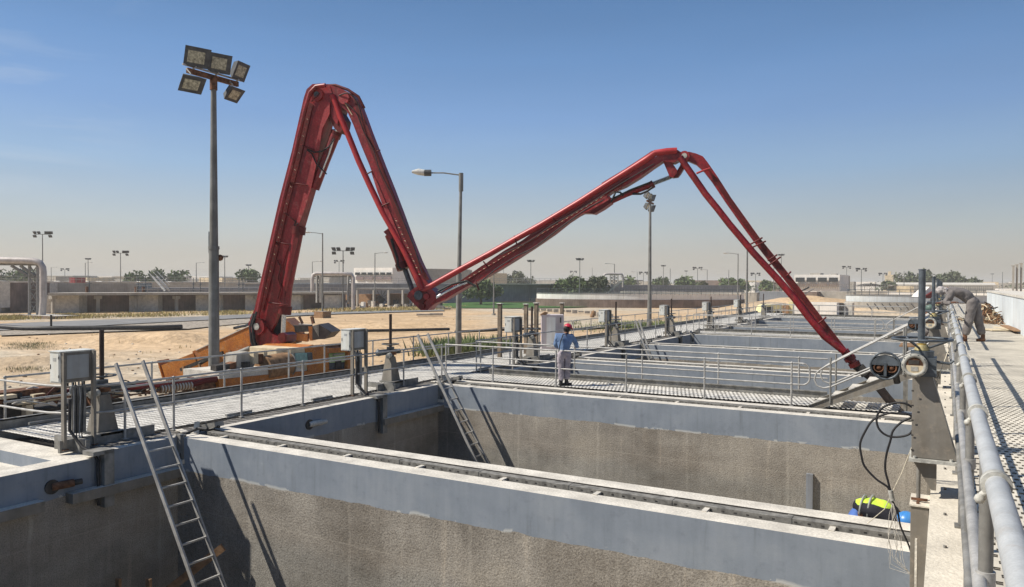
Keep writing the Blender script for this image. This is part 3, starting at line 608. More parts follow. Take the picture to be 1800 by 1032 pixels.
# ================================================================ penstock gates (valves)
def gate_right():
    e = empty('gate_valve', (-0.25, 8.3, 1.35))
    x, y = -0.25, 8.3
    s = MB()   # wedge pedestal
    L_, T_ = 1.36, 2.12
    a = [(x-0.01, y-0.15, L_), (x+0.37, y-0.15, L_), (x+0.37, y+0.17, L_), (x-0.01, y+0.17, L_)]
    b = [(x-0.01, y-0.09, T_), (x+0.16, y-0.09, T_), (x+0.16, y+0.11, T_), (x-0.01, y+0.11, T_)]
    s.add(a+b, [(3,2,1,0),(4,5,6,7),(0,1,5,4),(1,2,6,5),(2,3,7,6),(3,0,4,7)], M_PEWTER)
    for q in range(5): s.box((x-0.014, y-0.152, 1.42+0.14*q), (x+0.006, y-0.148, 1.435+0.14*q), M_DARK)
    s.build('pedestal', e, bevel=0.006)
    s = MB(); s.box((x-0.03, y-0.2, 1.325), (x+0.40, y+0.22, 1.355), M_IRONL)
    s.prism([(x+0.0, y-0.12, 1.325), (x+0.20, y-0.12, 1.325), (x+0.20, y-0.12, 1.06), (x+0.16, y-0.12, 1.06)], (0, 0.03, 0), M_PEWTER)
    s.prism([(x+0.0, y+0.10, 1.325), (x+0.20, y+0.10, 1.325), (x+0.20, y+0.10, 1.06), (x+0.16, y+0.10, 1.06)], (0, 0.03, 0), M_PEWTER)
    for dx in (0.02, 0.32): s.cyl((x+dx, y-0.17, 1.355), (x+dx, y-0.17, 1.375), 0.016, M_IRONL, n=6)
    s.build('bracket', e)
    s = MB(); s.cyl((x+0.05, y, 0.9), (x+0.05, y, 1.33), 0.018, M_GALVD, n=8); s.box((x-0.01, y-0.06, 0.93), (x+0.13, y-0.03, 0.95), M_RUST); s.build('spindle', e)
    s = MB(); s.box((x-0.01, y-0.17, -4.0), (x+0.14, y+0.25, 0.90), M_PEWTER); s.box((x-0.02, y-0.185, 0.90), (x+0.15, y+0.27, 0.915), M_KERB)
    s.box((x+0.03, y-0.174, -0.6), (x+0.05, y-0.169, 0.6), M_CAP)
    s.cyl((x+0.05, y-0.12, 0.915), (x+0.05, y-0.12, 0.935), 0.015, M_RUST, n=6); s.build('gate_frame', e, bevel=0.004)
    s = MB(); s.box((x-0.05, y-0.10, 2.12), (x+0.19, y+0.14, 2.30), M_IRON); s.cyl((x+0.07, y, 2.30), (x+0.07, y, 2.36), 0.10, M_IRON, n=16); s.cyl((x+0.07, y, 2.36), (x+0.07, y, 2.41), 0.05, M_IRON, n=12)
    s.cyl((x+0.19, y-0.03, 2.26), (x+0.30, y-0.03, 2.25), 0.014, M_IRON, n=8); s.cyl((x+0.30, y-0.03, 2.25), (x+0.33, y-0.03, 2.28), 0.012, M_IRON, n=8); s.build('gearbox', e, bevel=0.01)
    s = MB(); cx, cz = x+0.01, 2.235; s.cyl((cx, y-0.1, cz), (cx, y-0.20, cz), 0.088, M_IRON, n=24); s.cyl((cx, y-0.20, cz), (cx, y-0.225, cz), 0.112, M_IRONL, n=28)
    s.torus((cx, y-0.225, cz), 0.090, 0.018, M_IRONL, (0, 1, 0), 28, 8); s.cyl((cx, y-0.226, cz), (cx, y-0.229, cz), 0.080, M_RUST, n=24); s.box((cx-0.03, y-0.235, cz-0.05), (cx+0.03, y-0.229, cz-0.01), M_IRONL); s.box((cx-0.05, y-0.234, cz+0.01), (cx+0.04, y-0.229, cz+0.05), M_DARK)
    s.prism([(cx+0.078*cos(a_), y-0.2295, cz+0.078*sin(a_)) for a_ in [pi+pi*q/10 for q in range(11)]], (0, -0.002, 0), M_CREAM)
    for q in range(10): s.cyl((cx+0.1*cos(q*0.628), y-0.229, cz+0.1*sin(q*0.628)), (cx+0.1*cos(q*0.628), y-0.240, cz+0.1*sin(q*0.628)), 0.007, M_IRON, n=6)
    s.build('flange', e)
    s = MB(); cx, cz = x-0.24, 2.21
    # open motor cover: domed rim with two glands and a centre rib
    pts = []; n = 20
    for k in range(5):
        th = k/4*pi/2
        pts.append([(cx+0.135*cos(th)*cos(2*pi*j/n), y-0.10+(-0.05+0.14*sin(th)), cz+0.105*cos(th)*sin(2*pi*j/n)) for j in range(n)])
    fl = [v for q in pts for v in q]
    s.add(fl, [(k*n+j, k*n+(j+1) % n, (k+1)*n+(j+1) % n, (k+1)*n+j) for k in range(4) for j in range(n)], M_IRON, True)
    s.torus((cx, y-0.15, cz), 0.128, 0.012, M_IRON, (0, 1, 0), 26, 6)
    s.prism([(cx+0.12*cos(a_), y-0.148, cz+0.095*sin(a_)+0.005) for a_ in [pi*q/12 for q in range(13)]], (0, -0.012, 0), M_IRON)
    s.box((cx-0.012, y-0.17, cz-0.10), (cx+0.012, y-0.13, cz+0.03), M_IRON)
    for dx in (-0.055, 0.055): s.ball((cx+dx, y-0.125, cz-0.02), 0.032, M_RUST, 10); s.torus((cx+dx, y-0.15, cz-0.02), 0.042, 0.008, M_RUST, (0, 1, 0), 14, 5)
    s.prism([(cx-0.10, y-0.10, cz-0.06), (cx+0.10, y-0.10, cz-0.06), (cx+0.03, y-0.08, cz-0.14), (cx-0.02, y-0.08, cz-0.14)], (0, 0.06, 0), M_DARK)
    s.cyl((cx+0.10, y, cz), (x-0.05, y, cz+0.01), 0.06, M_IRON, n=14); s.cyl((cx+0.08, y-0.08, cz-0.05), (cx+0.10, y-0.05, cz-0.17), 0.03, M_DARK, n=10)
    s.build('motor_housing', e)
    s = MB(); hx, hz = x+0.065, 2.415
    s.torus((hx, y, hz+0.055), 0.255, 0.0125, M_IRON, (0, 0, 1), 36, 8)
    for a_ in (radians(5), radians(125), radians(245)): s.tube([(hx+0.05*cos(a_), y+0.05*sin(a_), hz-0.03), (hx+0.25*cos(a_), y+0.25*sin(a_), hz+0.055)], 0.011, M_IRON, 8)
    s.cyl((hx, y, hz-0.05), (hx, y, hz+0.0), 0.07, mat('tarnished_brass', (0.34, 0.29, 0.15), 0.6, 0.2, 12, 0.3), n=16, r1=0.05); s.cyl((hx, y, hz), (hx, y, hz+0.015), 0.04, mat('brass_nut', (0.45, 0.33, 0.1), 0.5, 0.5), n=6); s.build('handwheel', e)
    s = MB(); s.cyl((hx-0.005, y, hz+0.02), (hx-0.005, y, 3.13), 0.031, M_IRON, n=20); s.cyl((hx-0.005, y, 3.13), (hx-0.005, y, 3.14), 0.034, M_IRON, n=20); s.build('stem_cover', e)
    return e
g0 = gate_right()
tag(g0, 'nearest motor valve with big handwheel and round flange, beside the thick railing', 'valve', 'motor valves along the right walkway')
for k in range(1, 8):
    c = copy_tree(g0); c.location = (-0.25, 8.3+8.68*k, 1.35); c['label'] = '%s motor valve away along the right walkway railing%s' % (ORD[k], ', by the bending man' if k == 2 else '')
def gate_left(full=True):
    e = empty('gate_valve', (-13.4, 8.75, 0)); x, y = -13.4, 8.75
    # local frame seen from the tanks: pedestal stands on a channel beam
    x -= 0.45
    s = MB(); a = [(x-0.16, y-0.2, 0.17), (x+0.2, y-0.2, 0.17), (x+0.2, y+0.2, 0.17), (x-0.16, y+0.2, 0.17)]
    b = [(x-0.10, y-0.10, 0.84), (x+0.1, y-0.10, 0.84), (x+0.1, y+0.10, 0.84), (x-0.1, y+0.10, 0.84)]
    s.add(a+b, [(3,2,1,0),(4,5,6,7),(0,1,5,4),(1,2,6,5),(2,3,7,6),(3,0,4,7)], M_PEWTER); s.build('pedestal', e)
    s = MB(); s.box((x-0.25, y-0.75, -0.1), (x+0.72, y-0.68, 0.18), M_GALVD); s.box((x+0.30, y-1.0, -0.05), (x+0.36, y+0.85, 0.17), M_GALVD); s.box((x-0.2, y-0.25, 0.12), (x+0.36, y+0.25, 0.165), M_GALVD); s.build('support_beam', e)
    s = MB(); s.cyl((x, y, 0.84), (x, y, 1.12), 0.11, M_IRON, n=14); s.cyl((x-0.02, y-0.05, 0.98), (x-0.02, y-0.5, 0.98), 0.085, M_IRON, n=14); s.ball((x-0.02, y-0.5, 0.98), 0.10, M_IRON, 10); s.cyl((x, y, 0.98), (x+0.1, y+0.3, 0.98), 0.07, M_IRON, n=12)
    s.cyl((x+0.1, y-0.15, 0.9), (x+0.16, y-0.32, 0.88), 0.07, M_IRONL, n=12); s.cyl((x+0.08, y, 0.9), (x+0.08, y, 0.98), 0.11, M_RUST, n=12); s.build('gearbox', e)
    s = MB(); s.torus((x, y, 1.20), 0.24, 0.016, M_IRON, (0, 0, 1), 24, 6)
    for q in range(3): s.tube([(x, y, 1.15), (x+0.24*cos(q*2.09), y+0.24*sin(q*2.09), 1.2)], 0.012, M_IRON, 6)
    s.build('handwheel', e)
    s = MB(); s.cyl((x, y, 1.12), (x, y, 2.06), 0.042, mat('dark_brown_stem', (0.05, 0.032, 0.026), 0.6, 0, 4, 0.3), n=12); s.build('stem_cover', e)
    return e
g1 = gate_left(); tag(g1, 'nearest handwheel valve with dark stem, left of the foreground ladder', 'valve', 'handwheel valves along the left walkway')
names = {1: 'second handwheel valve on the left walkway, beside the far ladder', 2: 'third handwheel valve, behind the man in blue'}
for k in range(1, 8):
    c = copy_tree(g1); c.location = (-13.4, 8.75+8.65*k, 0); c['label'] = names.get(k, '%s handwheel valve away along the left walkway' % ORD[k])
# control boxes on two-legged frames
def cbox():
    e = empty('control_box', (-13.5, 7.85, 0)); x, y = -13.5, 7.85
    for dy in (-0.02, 0.52):
        s = MB(); s.beam((x, y+dy, 0), (x, y+dy, 1.72), 0.09, 0.05, M_PEWTER); s.box((x-0.07, y+dy-0.05, 0), (x+0.07, y+dy+0.05, 0.012), M_RUST); s.build('leg', e)
    s = MB(); s.box((x-0.36, y-0.06, 1.17), (x-0.04, y+0.56, 1.72), M_CABIN); s.box((x-0.38, y-0.08, 1.72), (x-0.03, y+0.58, 1.735), M_CABIN); s.build('cabinet', e, bevel=0.01)
    s = MB(); s.box((x-0.04, y-0.05, 1.18), (x-0.034, y+0.55, 1.71), M_PEWTER); s.build('back_frame', e)
    s = MB(); s.box((x-0.034, y+0.05, 1.24), (x-0.024, y+0.45, 1.66), M_CABF); s.build('back_plate', e)
    s = MB(); s.box((x-0.33, y-0.072, 1.20), (x-0.07, y-0.060, 1.69), M_CABIN); s.box((x-0.32, y-0.078, 1.42), (x-0.305, y-0.070, 1.50), M_BLACK); s.box((x-0.24, y-0.075, 1.56), (x-0.14, y-0.0715, 1.62), M_CABF)
    for zz in (1.27, 1.60): s.cyl((x-0.065, y-0.075, zz), (x-0.065, y-0.075, zz+0.05), 0.008, M_GALVD, n=6)
    s.build('door', e)
    s = MB()
    for q in range(4): s.cyl((x-0.12, y+0.12+0.1*q, 1.10), (x-0.12, y+0.12+0.1*q, 1.17), 0.016, M_BLACK, n=8)
    s.build('cable_gland', e, kind='stuff')
    s = MB(); s.box((x-0.05, y+0.14, 0.25), (x-0.03, y+0.40, 1.1), M_GALVD)
    for q in range(4): s.tube([(x-0.06, y+0.16+0.06*q, 1.18), (x-0.01, y+0.16+0.06*q, 0.9), (x+0.0, y+0.15+0.05*q, 0.2), (x+0.2, y+0.2+0.03*q, 0.03)], 0.012, M_BLACK if q % 2 else M_GALV, 6)
    s.build('cable_ladder', e)
    s = MB(); s.tube([(x+0.12, y+0.02, 0.9), (x+0.1, y+0.02, 0.35), (x+0.35, y+0.1, 0.06), (x+0.62, y+0.12, -0.0), (x+0.76, y+0.12, -0.12), (x+0.78, y+0.12, -0.9)], 0.028, M_BLACK, 8)
    s.box((x+0.55, y-0.02, -0.02), (x+0.86, y+0.36, 0.05), M_GALVD); s.box((x+0.70, y+0.18, -0.95), (x+0.86, y+0.36, 0.04), M_GALVD); s.build('cable_duct', e)
    return e
b1 = cbox(); tag(b1, 'nearest grey control box on two legs, at the rounded railing corner', 'control box', 'grey control boxes on the left walkway')
nm = {1: 'second grey control box, right of the orange machinery', 2: 'third grey control box, left of the man in blue', 3: 'fourth grey control box, right of the man in blue'}
for k in range(1, 7):
    c = copy_tree(b1); c.location = (-13.5, 15.4+8.62*(k-1), 0); c['label'] = nm.get(k, '%s grey control box away along the left walkway' % ORD[k])
# curved cable chutes where each tray drops down the side wall
def chute():
    e = empty('cable_chute', (-12.8, 9.6, 0)); y = 9.6+0.1
    s = MB()
    for dy in (0.30, 0.58): s.tube([(-12.45, y+dy, 0.11), (-12.72, y+dy, 0.10), (-12.88, y+dy-0.1, 0.02), (-12.72, y+dy-0.35, -0.12), (-12.68, y+dy-0.42, -0.42)], 0.03, M_BLACK, 8)
    s.build('cable', e)
    s = MB(); s.box((-12.83, y-0.12, -0.48), (-12.62, y-0.04, 0.05), M_GALVD); s.box((-12.8, y-0.14, -0.5), (-12.6, y+0.0, -0.42), M_CAP); s.beam((-13.3, y+0.3, 0.02), (-12.85, y+0.1, 0.05), 0.12, 0.02, M_CAP); s.beam((-13.0, y+0.5, 0.16), (-12.5, y+0.05, -0.35), 0.10, 0.05, M_IRON); s.beam((-12.95, y+0.62, 0.05), (-12.5, y+0.62, 0.16), 0.22, 0.10, M_GALVD); s.build('bracket', e)
    return e
ch = chute(); tag(ch, 'black cable bend dropping off the nearest dividing wall beside the ladder', 'cable', 'cable bends at the wall ends')
for k in range(2, 8):
    c = copy_tree(ch); c.location = (-12.8, YF[k], 0); c['label'] = 'black cable bend at the left end of the %s dividing wall' % ORD[k-1]

# ================================================================ ladders
def ladder(ya, yb, xt, xb, zt_, zb_, label):
    e = empty('ladder', (xb, ya, zb_), label, 'ladder', 'aluminium ladders standing in the tanks')
    for y in (ya, yb):
        s = MB(); s.beam((xt, y, zt_), (xb, y, zb_), 0.03, 0.075, M_GALV, (1, 0, 0)); s.build('side_rail', e)
    n = int((zt_-zb_)/0.29); rs = []
    for k in range(1, n):
        f = k/n; s = MB(); s.beam((xt+(xb-xt)*f, ya, zt_+(zb_-zt_)*f), (xt+(xb-xt)*f, yb, zt_+(zb_-zt_)*f), 0.032, 0.028, M_GALV)
        if zt_+(zb_-zt_)*f < 0.25: s.build('rung', e)
    return e
ladder(8.28, 8.80, -12.70, -8.75, 1.53, -5.2, 'aluminium ladder in the foreground tank, nearest the camera')
ladder(17.25, 17.72, -12.78, -8.85, 1.52, -5.2, 'aluminium ladder in the second tank, left of the man in blue')
ladder(34.5, 34.95, -12.78, -11.2, 1.2, -3, 'short ladder leaning far down the left walkway')
# planks lying in the nearest tank
a_ = uny(300, 1034, 8.9); b_ = uny(392, 962, 9.3)
s = MB(); dv = (b_-a_); s.beam(a_-dv*2.2, b_, 0.05, 0.14, M_WOOD); tag(s.build('timber_plank'), 'rough brown plank leaning behind the foreground ladder', 'plank')
for px in (205, 258):
    p = uny(px, 1016, 8.0); s = MB(); s.beam((p.x, p.y, -5.2), (p.x+0.05, p.y, p.z), 0.10, 0.05, M_WOOD); tag(s.build('timber_post'), 'upright timber end at the bottom edge, %s' % ('leftmost of the two' if px == 205 else 'rightmost of the two'), 'timber', 'upright timbers in the nearest tank')
# grey upright pipe against the wall of the second tank
p = uny(1424, 832, 18.3)
s = MB(); s.box((p.x-0.07, 18.2, -5.2), (p.x+0.07, 18.296, p.z), M_CONCB); tag(s.build('wall_pier'), 'narrow grey upright strip on the tank wall left of the hi-vis worker', 'pier')
# loose black cable coil hanging by the near valve, with rope and wires
s = MB(); c0 = uny(1582, 745, 8.6)
p = lambda px, py, y=8.6: uny(px, py, y)
s.tube(smooth([p(1604, 716), p(1590, 709), p(1570, 709), p(1550, 718), p(1541, 735), p(1545, 754), p(1560, 766), p(1580, 768), p(1600, 762), p(1607, 745), p(1600, 730), p(1580, 727), p(1560, 727), p(1535, 738), p(1520, 760), p(1512, 780), p(1514, 800), p(1520, 820), p(1540, 842), p(1560, 856), p(1567, 870)]), 0.011, M_BLACK, 8)
s.tube(smooth([p(1602, 734), p(1585, 742), p(1570, 757), p(1565, 775), p(1558, 800), p(1556, 825), p(1562, 850), p(1567, 872)]), 0.011, M_BLACK, 8)
s.tube([p(1565, 862), p(1567, 872), p(1569, 880)], 0.024, M_IRONL, 10)
s.tube(smooth([p(1566, 876), p(1578, 900), p(1583, 925), p(1598, 960), p(1605, 985)]), 0.009, M_BLACK, 8)
tag(s.build('cable_coil'), 'loose black cable coil hanging beside the nearest motor valve', 'cable')
s = MB()
s.tube([p(1672, 602), p(1640, 690, 8.3), p(1605, 780), p(1585, 832), p(1568, 866), p(1555, 895), p(1525, 920)], 0.0045, M_ROPE, 6)
tag(s.build('rope'), 'thin pale rope running down past the black cable coil', 'rope')
s = MB(); rnd = random.Random(3)
for q in range(9):
    pts = [p(1569, 880)]; x_, y_ = 1569, 880
    for k in range(7):
        x_ += rnd.uniform(-5, 6.5); y_ += rnd.uniform(10, 20); pts.append(p(x_, y_, 8.6+rnd.uniform(-0.03, 0.03)))
    pts.append(p(1605+rnd.uniform(-6, 3), 1010)); s.tube(pts, 0.0022, M_CAP, 4)
tag(s.build('loose_wires'), 'bundle of stripped white wires dangling in front of the blue helmet', 'wires')
# ================================================================ concrete pump: truck, turret and four-section boom
BASE = Vector((-20.6, 19.3, 0)); TIP = Vector((-1.2, 23.5, 0))
BE = (TIP-BASE).normalized(); BN = Vector((BE.y, -BE.x, 0))      # BN points to the tanks side (towards the camera)
def bpp(px, py, off=0.0):
    """place in the vertical boom plane; off = metres out of the plane towards the tanks"""
    d = ray(px, py); o = BASE+BN*off
    t = (o-EYE).dot(BN)/d.dot(BN); return EYE+d*t
def plate(s, pts, w_, m, off=0.0, side=None):
    P = [bpp(q[0], q[1], off) for q in pts]; s.prism([q+BN*(w_/2) for q in P], -BN*w_, m, side)
def pipe(s, pts, r, m, off=0.0, n=10): s.tube([bpp(q[0], q[1], off) for q in pts], r, m, n)
pump = empty('concrete_pump_truck', (-20.0, 15.5, -2.0), 'concrete pump truck with long red four-section boom reaching over the tanks', 'pump truck')
# --- turret
s = MB(); plate(s, [(446,566),(449,600),(452,612),(478,613),(500,606),(512,599),(513,588),(506,584),(496,590),(486,585),(478,574),(470,560),(455,556)], 0.62, M_RED)
plate(s, [(449,604),(452,613),(480,614),(503,606),(502,602),(478,607)], 0.66, M_REDD)
c = bpp(464, 573); s.cyl(c-BN*0.40, c+BN*0.42, 0.30, M_RED, n=20); s.cyl(c+BN*0.42, c+BN*0.46, 0.12, M_IRONL, n=14)
c = bpp(505, 592); s.cyl(c-BN*0.34, c+BN*0.34, 0.16, M_REDD, n=16)
turret = s.build('turret', pump)
s = MB(); c = bpp(466, 618); s.cyl((c.x, c.y, -0.6), (c.x, c.y, c.z+0.1), 0.55, M_ORANGE, n=20); s.build('turret_base', pump)
s = MB(); pipe(s, [(448, 552), (441, 575), (443, 600), (452, 622)], 0.07, M_BLACK, 0.36); pipe(s, [(452, 548), (444, 572), (447, 600), (458, 625)], 0.05, M_BLACK, 0.44); s.build('hose', turret)
# --- section one
A1 = [(449,580),(447,560),(455,543),(462,510),(478,440),(498,352),(520,268),(541,175),(546,160),(556,151),(570,150),(586,154),(592,170),(586,190),(580,212),(572,246),(560,290),(548,336),(538,370),(527,408),(517,450),(508,490),(500,528),(490,570),(478,590),(462,592)]
s = MB(); plate(s, A1, 0.50, M_RED); 
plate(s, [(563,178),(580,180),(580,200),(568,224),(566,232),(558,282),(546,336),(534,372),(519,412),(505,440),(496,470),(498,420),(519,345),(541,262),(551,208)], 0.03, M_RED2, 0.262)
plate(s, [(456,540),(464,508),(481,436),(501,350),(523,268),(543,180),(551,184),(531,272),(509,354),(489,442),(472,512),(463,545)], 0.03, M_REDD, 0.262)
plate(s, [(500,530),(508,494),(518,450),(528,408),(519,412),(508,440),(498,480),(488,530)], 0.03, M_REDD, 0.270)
c = bpp(566, 170); s.cyl(c-BN*0.34, c+BN*0.34, 0.22, M_RED2, n=18); s.cyl(c+BN*0.34, c+BN*0.37, 0.10, M_IRON, n=12)
a1 = s.build('boom_section', pump, bevel=0.02)
s = MB(); pipe(s, [(452,560),(458,530),(473,460),(493,374),(515,285),(537,190),(545,163),(556,152),(572,150)], 0.070, M_RED, 0.40, 12); s.build('delivery_pipe', a1)
def clamps(parent, pts, w_=0.9, nm='pipe_clamp', off=0.38):
    for (x0, y0, x1, y1) in pts:
        s = MB(); s.tube([bpp(x0, y0, off-0.1), bpp((x0+x1)/2, (y0+y1)/2, off), bpp(x1, y1, off-0.1)], 0.024, M_REDD, 6); s.build(nm, parent)
clamps(a1, [(506,320,541,326),(481,425,512,430),(548,178,566,160),(531,256,553,264),(472,532,506,536),(500,374,520,390)])
# hydraulic hose runs and rows of bolts along section one
s = MB()
for k in range(46):
    f = k/45; p = bpp(472+(553-472)*f, 520+(190-520)*f)+BN*0.285; s.tube([p, p+Vector((0.05, 0, -0.04))], 0.010, (M_RED2, M_DARK, M_CREAM, M_DARK)[(k*5) % 4], 4)
s.build('hose_row', a1)
s = MB(); pipe(s, [(540,262),(552,268),(566,266),(578,258),(588,244)], 0.025, M_BLACK, 0.34); pipe(s, [(540,264),(548,270),(556,288),(566,298),(574,306)], 0.022, M_BLACK, 0.34); pipe(s, [(520,388),(516,400),(524,392)], 0.02, M_BLACK, 0.3)
pipe(s, [(487,458),(493,470),(488,490),(494,505),(488,525)], 0.03, M_REDD, 0.33); s.build('hydraulic_hose', a1)
# upper cylinder and knee link at joint one
s = MB(); pipe(s, [(553,332),(571,284),(590,237)], 0.165, M_RED, 0.05, 16); c = bpp(590, 237); s.cyl(c-Vector((0.05,0,0.1)), c+Vector((0.06,0,0.12)), 0.19, M_REDD, n=16); pipe(s, [(562,312),(578,272),(586,246)], 0.03, M_CHROME, 0.24); cy = s.build('hydraulic_cylinder', a1)
s = MB(); pipe(s, [(588,240),(594,225)], 0.10, M_CHROME, 0.05, 12); s.build('piston_rod', cy)
s = MB(); plate(s, [(577,186),(590,180),(602,196),(612,214),(610,226),(602,236),(592,226),(582,206)], 0.40, M_REDD); plate(s, [(583,178),(596,172),(606,192),(599,222),(590,210)], 0.46, M_RED); s.build('knee_link', a1)
# lower lift cylinder
s = MB(); pipe(s, [(524,404),(513,460),(504,505),(500,548)], 0.20, M_RED, 0.10, 18); pipe(s, [(526,398),(524,412)], 0.24, M_REDD, 0.10, 18); pipe(s, [(502,538),(500,552)], 0.23, M_REDD, 0.10, 18); cy = s.build('hydraulic_cylinder', a1)
s = MB(); pipe(s, [(499,552),(497,600)], 0.085, M_CHROME, 0.16, 14); pipe(s, [(489,552),(489,596)], 0.16, M_BLACK, -0.05, 10); s.build('piston_rod', cy)
# --- section two
A2 = [(566,153),(582,151),(602,157),(622,167),(630,176),(641,205),(650,230),(660,256),(674,292),(690,332),(706,374),(722,418),(738,458),(752,488),(760,502),(757,514),(742,512),(727,480),(710,440),(697,408),(686,380),(668,330),(655,292),(640,256),(627,222),(616,198),(606,190),(592,184),(580,172)]
s = MB(); plate(s, A2, 0.46, M_RED)
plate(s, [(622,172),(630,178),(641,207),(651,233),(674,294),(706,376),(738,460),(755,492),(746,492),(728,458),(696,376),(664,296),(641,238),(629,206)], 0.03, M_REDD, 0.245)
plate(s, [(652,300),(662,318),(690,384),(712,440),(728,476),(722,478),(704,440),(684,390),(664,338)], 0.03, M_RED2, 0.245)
c = bpp(612, 176); s.cyl(c-BN*0.3, c+BN*0.3, 0.2, M_RED2, n=16)
a2 = s.build('boom_section', pump, bevel=0.02)
s = MB(); s.tube(smooth([bpp(*q) for q in ((606,180,.3),(626,198,.32),(640,232,.3),(656,262,.3),(668,300,.34),(690,345,.3),(712,396,.3),(730,440,.3),(742,480,.3))]), 0.016, M_BLACK, 6); s.tube(smooth([bpp(*q) for q in ((596,168,.3),(612,164,.4),(628,180,.35),(638,212,.3))]), 0.02, M_BLACK, 6); s.build('hydraulic_hose', a2)
s = MB(); pipe(s, [(584,168),(592,186),(598,204),(610,232),(630,282),(650,326),(672,372),(690,404),(712,444),(734,488),(742,508)], 0.10, M_REDB, 0.22, 12); pipe(s, [(560,151),(590,150),(612,158),(630,170),(640,190)], 0.05, M_REDD, 0.1); s.build('delivery_pipe', a2)
clamps(a2, [(641,308,656,300),(667,364,686,356),(604,208,598,216),(662,266,668,264)], off=0.3)
s = MB()
for k in range(26):
    f = k/25; p = bpp(700+(742-700)*f, 385+(482-385)*f)+BN*0.27; s.tube([p, p+Vector((0.06, 0, -0.02))], 0.010, (M_RED2, M_DARK, M_CREAM)[(k*5) % 3], 4)
for k in range(12):
    f = k/11; p = bpp(612+(624-612)*f, 184+(204-184)*f)+BN*0.25; s.tube([p, p+Vector((0.05, 0, -0.02))], 0.012, M_CREAM, 4)
s.build('hose_row', a2)
s = MB(); plate(s, [(677,408),(692,397),(704,408),(702,420),(690,422)], 0.25, M_RED); pipe(s, [(687,412),(699,440),(709,470)], 0.21, M_RED, -0.05, 16); pipe(s, [(706,462),(710,473)], 0.235, M_REDD, -0.05, 14); cy = s.build('hydraulic_cylinder', a2)
s = MB(); pipe(s, [(712,474),(727,516)], 0.085, M_IRON, -0.02, 12); s.build('piston_rod', cy)
s = MB(); pipe(s, [(688,420),(694,440),(699,455),(700,468),(706,474)], 0.05, M_BLACK, 0.15, 6); pipe(s, [(690,424),(692,434),(698,446)], 0.06, M_BLACK, 0.1, 6); pipe(s, [(697,467),(712,474)], 0.04, M_BLACK, 0.1, 6); s.build('hydraulic_hose', a2)
# --- joint three and section three
s = MB(); plate(s, [(721,521),(724,514),(734,506),(748,500),(762,506),(770,514),(772,524),(764,536),(757,545),(745,545),(733,534)], 0.50, M_RED)
plate(s, [(726,520),(736,510),(750,514),(752,524),(742,534),(732,530)], 0.05, M_REDD, 0.27)
for q in ((742, 519, 0.15, M_IRON), (756, 521, 0.10, M_RED2), (748, 538, 0.10, M_REDD)):
    c = bpp(q[0], q[1]); s.cyl(c-BN*0.3, c+BN*0.32, q[2], q[3], n=16)
a3j = s.build('boom_joint', pump, bevel=0.02)
A3 = [(757,544),(768,534),(786,527),(800,518),(824,504),(852,490),(880,474),(906,458),(940,436),(975,412),(1000,392),(1018,380),(1026,376),(1038,376),(1046,377),(1062,368),(1076,358),(1075,349),(1070,344),(1078,338),(1100,329),(1126,313),(1148,297),(1166,285),(1186,288),(1197,282),(1196,268),(1186,262),(1172,266),(1158,275),(1136,289),(1108,306),(1080,323),(1050,342),(1014,364),(985,381),(950,402),(920,424),(890,441),(868,456),(852,468),(832,482),(812,495),(802,499),(786,509),(768,522)]
s = MB(); plate(s, A3, 0.42, M_RED)
plate(s, [(1024,376),(1038,375),(1046,377),(1076,358),(1074,350),(1050,366),(1030,372)], 0.46, M_REDD)
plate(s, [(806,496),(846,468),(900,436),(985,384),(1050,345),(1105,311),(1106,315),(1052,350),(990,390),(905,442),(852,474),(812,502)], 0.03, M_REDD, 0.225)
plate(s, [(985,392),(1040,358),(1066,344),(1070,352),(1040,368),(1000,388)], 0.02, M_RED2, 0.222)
a3 = s.build('boom_section', pump, bevel=0.02)
s = MB(); pipe(s, [(736,515),(745,510),(775,493),(808,474.5),(862,445.5),(903,422),(950,396),(980,378),(1020,354),(1070,322),(1110,297),(1135,281),(1152,269),(1172,266),(1190,265)], 0.095, M_REDB, 0.20, 14); pipe(s, [(1060,326),(1100,302),(1130,282),(1148,270),(1160,268)], 0.09, M_REDD, -0.22, 10); s.build('delivery_pipe', a3)
s = MB(); pipe(s, [(765,524),(786,512),(806,502),(822,496)], 0.05, M_CHROME, 0.2, 8); pipe(s, [(770,512),(796,499),(820,494),(836,503)], 0.035, M_BLACK, 0.26, 6); s.build('hydraulic_hose', a3)
clamps(a3, [(904,415,908,428),(850,460,856,468),(970,378,976,392),(836,494,842,510),(1080,336,1092,330)], off=0.3)
s = MB()
for k in range(90):
    f = k/89; p = bpp(812+(1064-812)*f, 499+(346-499)*f)+BN*0.255; s.tube([p, p+BE*0.045+Vector((0, 0, 0.025))], 0.008, (M_CREAM, M_RED2, M_REDD)[(k*7) % 3], 4)
s.build('hose_row', a3)
s = MB(); s.tube(smooth([bpp(*q) for q in ((840,500,.3),(868,476,.3),(905,452,.32),(940,434,.3),(985,400,.3),(1030,368,.3),(1060,352,.3))]), 0.018, M_BLACK, 6); s.tube(smooth([bpp(*q) for q in ((880,448,.3),(930,424,.32),(970,396,.3),(1020,368,.3),(1080,330,.3),(1120,306,.3),(1150,288,.3))]), 0.014, M_BLACK, 6); s.build('hydraulic_hose', a3)
s = MB(); pipe(s, [(1074,354),(1100,342),(1124,333),(1146,325)], 0.085, M_RED, 0.0, 14); pipe(s, [(1142,327),(1149,323)], 0.12, M_REDD, 0.0, 12); pipe(s, [(1076,350),(1108,334),(1142,321)], 0.03, M_DARK, 0.1, 6); cy = s.build('hydraulic_cylinder', a3)
s = MB(); pipe(s, [(1148,323),(1180,311)], 0.05, M_IRON, 0.0, 10)
for k in range(12): c = bpp(1150+2.4*k, 322.2-0.93*k); s.torus(c, 0.06, 0.012, M_IRONL, BE+Vector((0,0,0.35)), 10, 4)
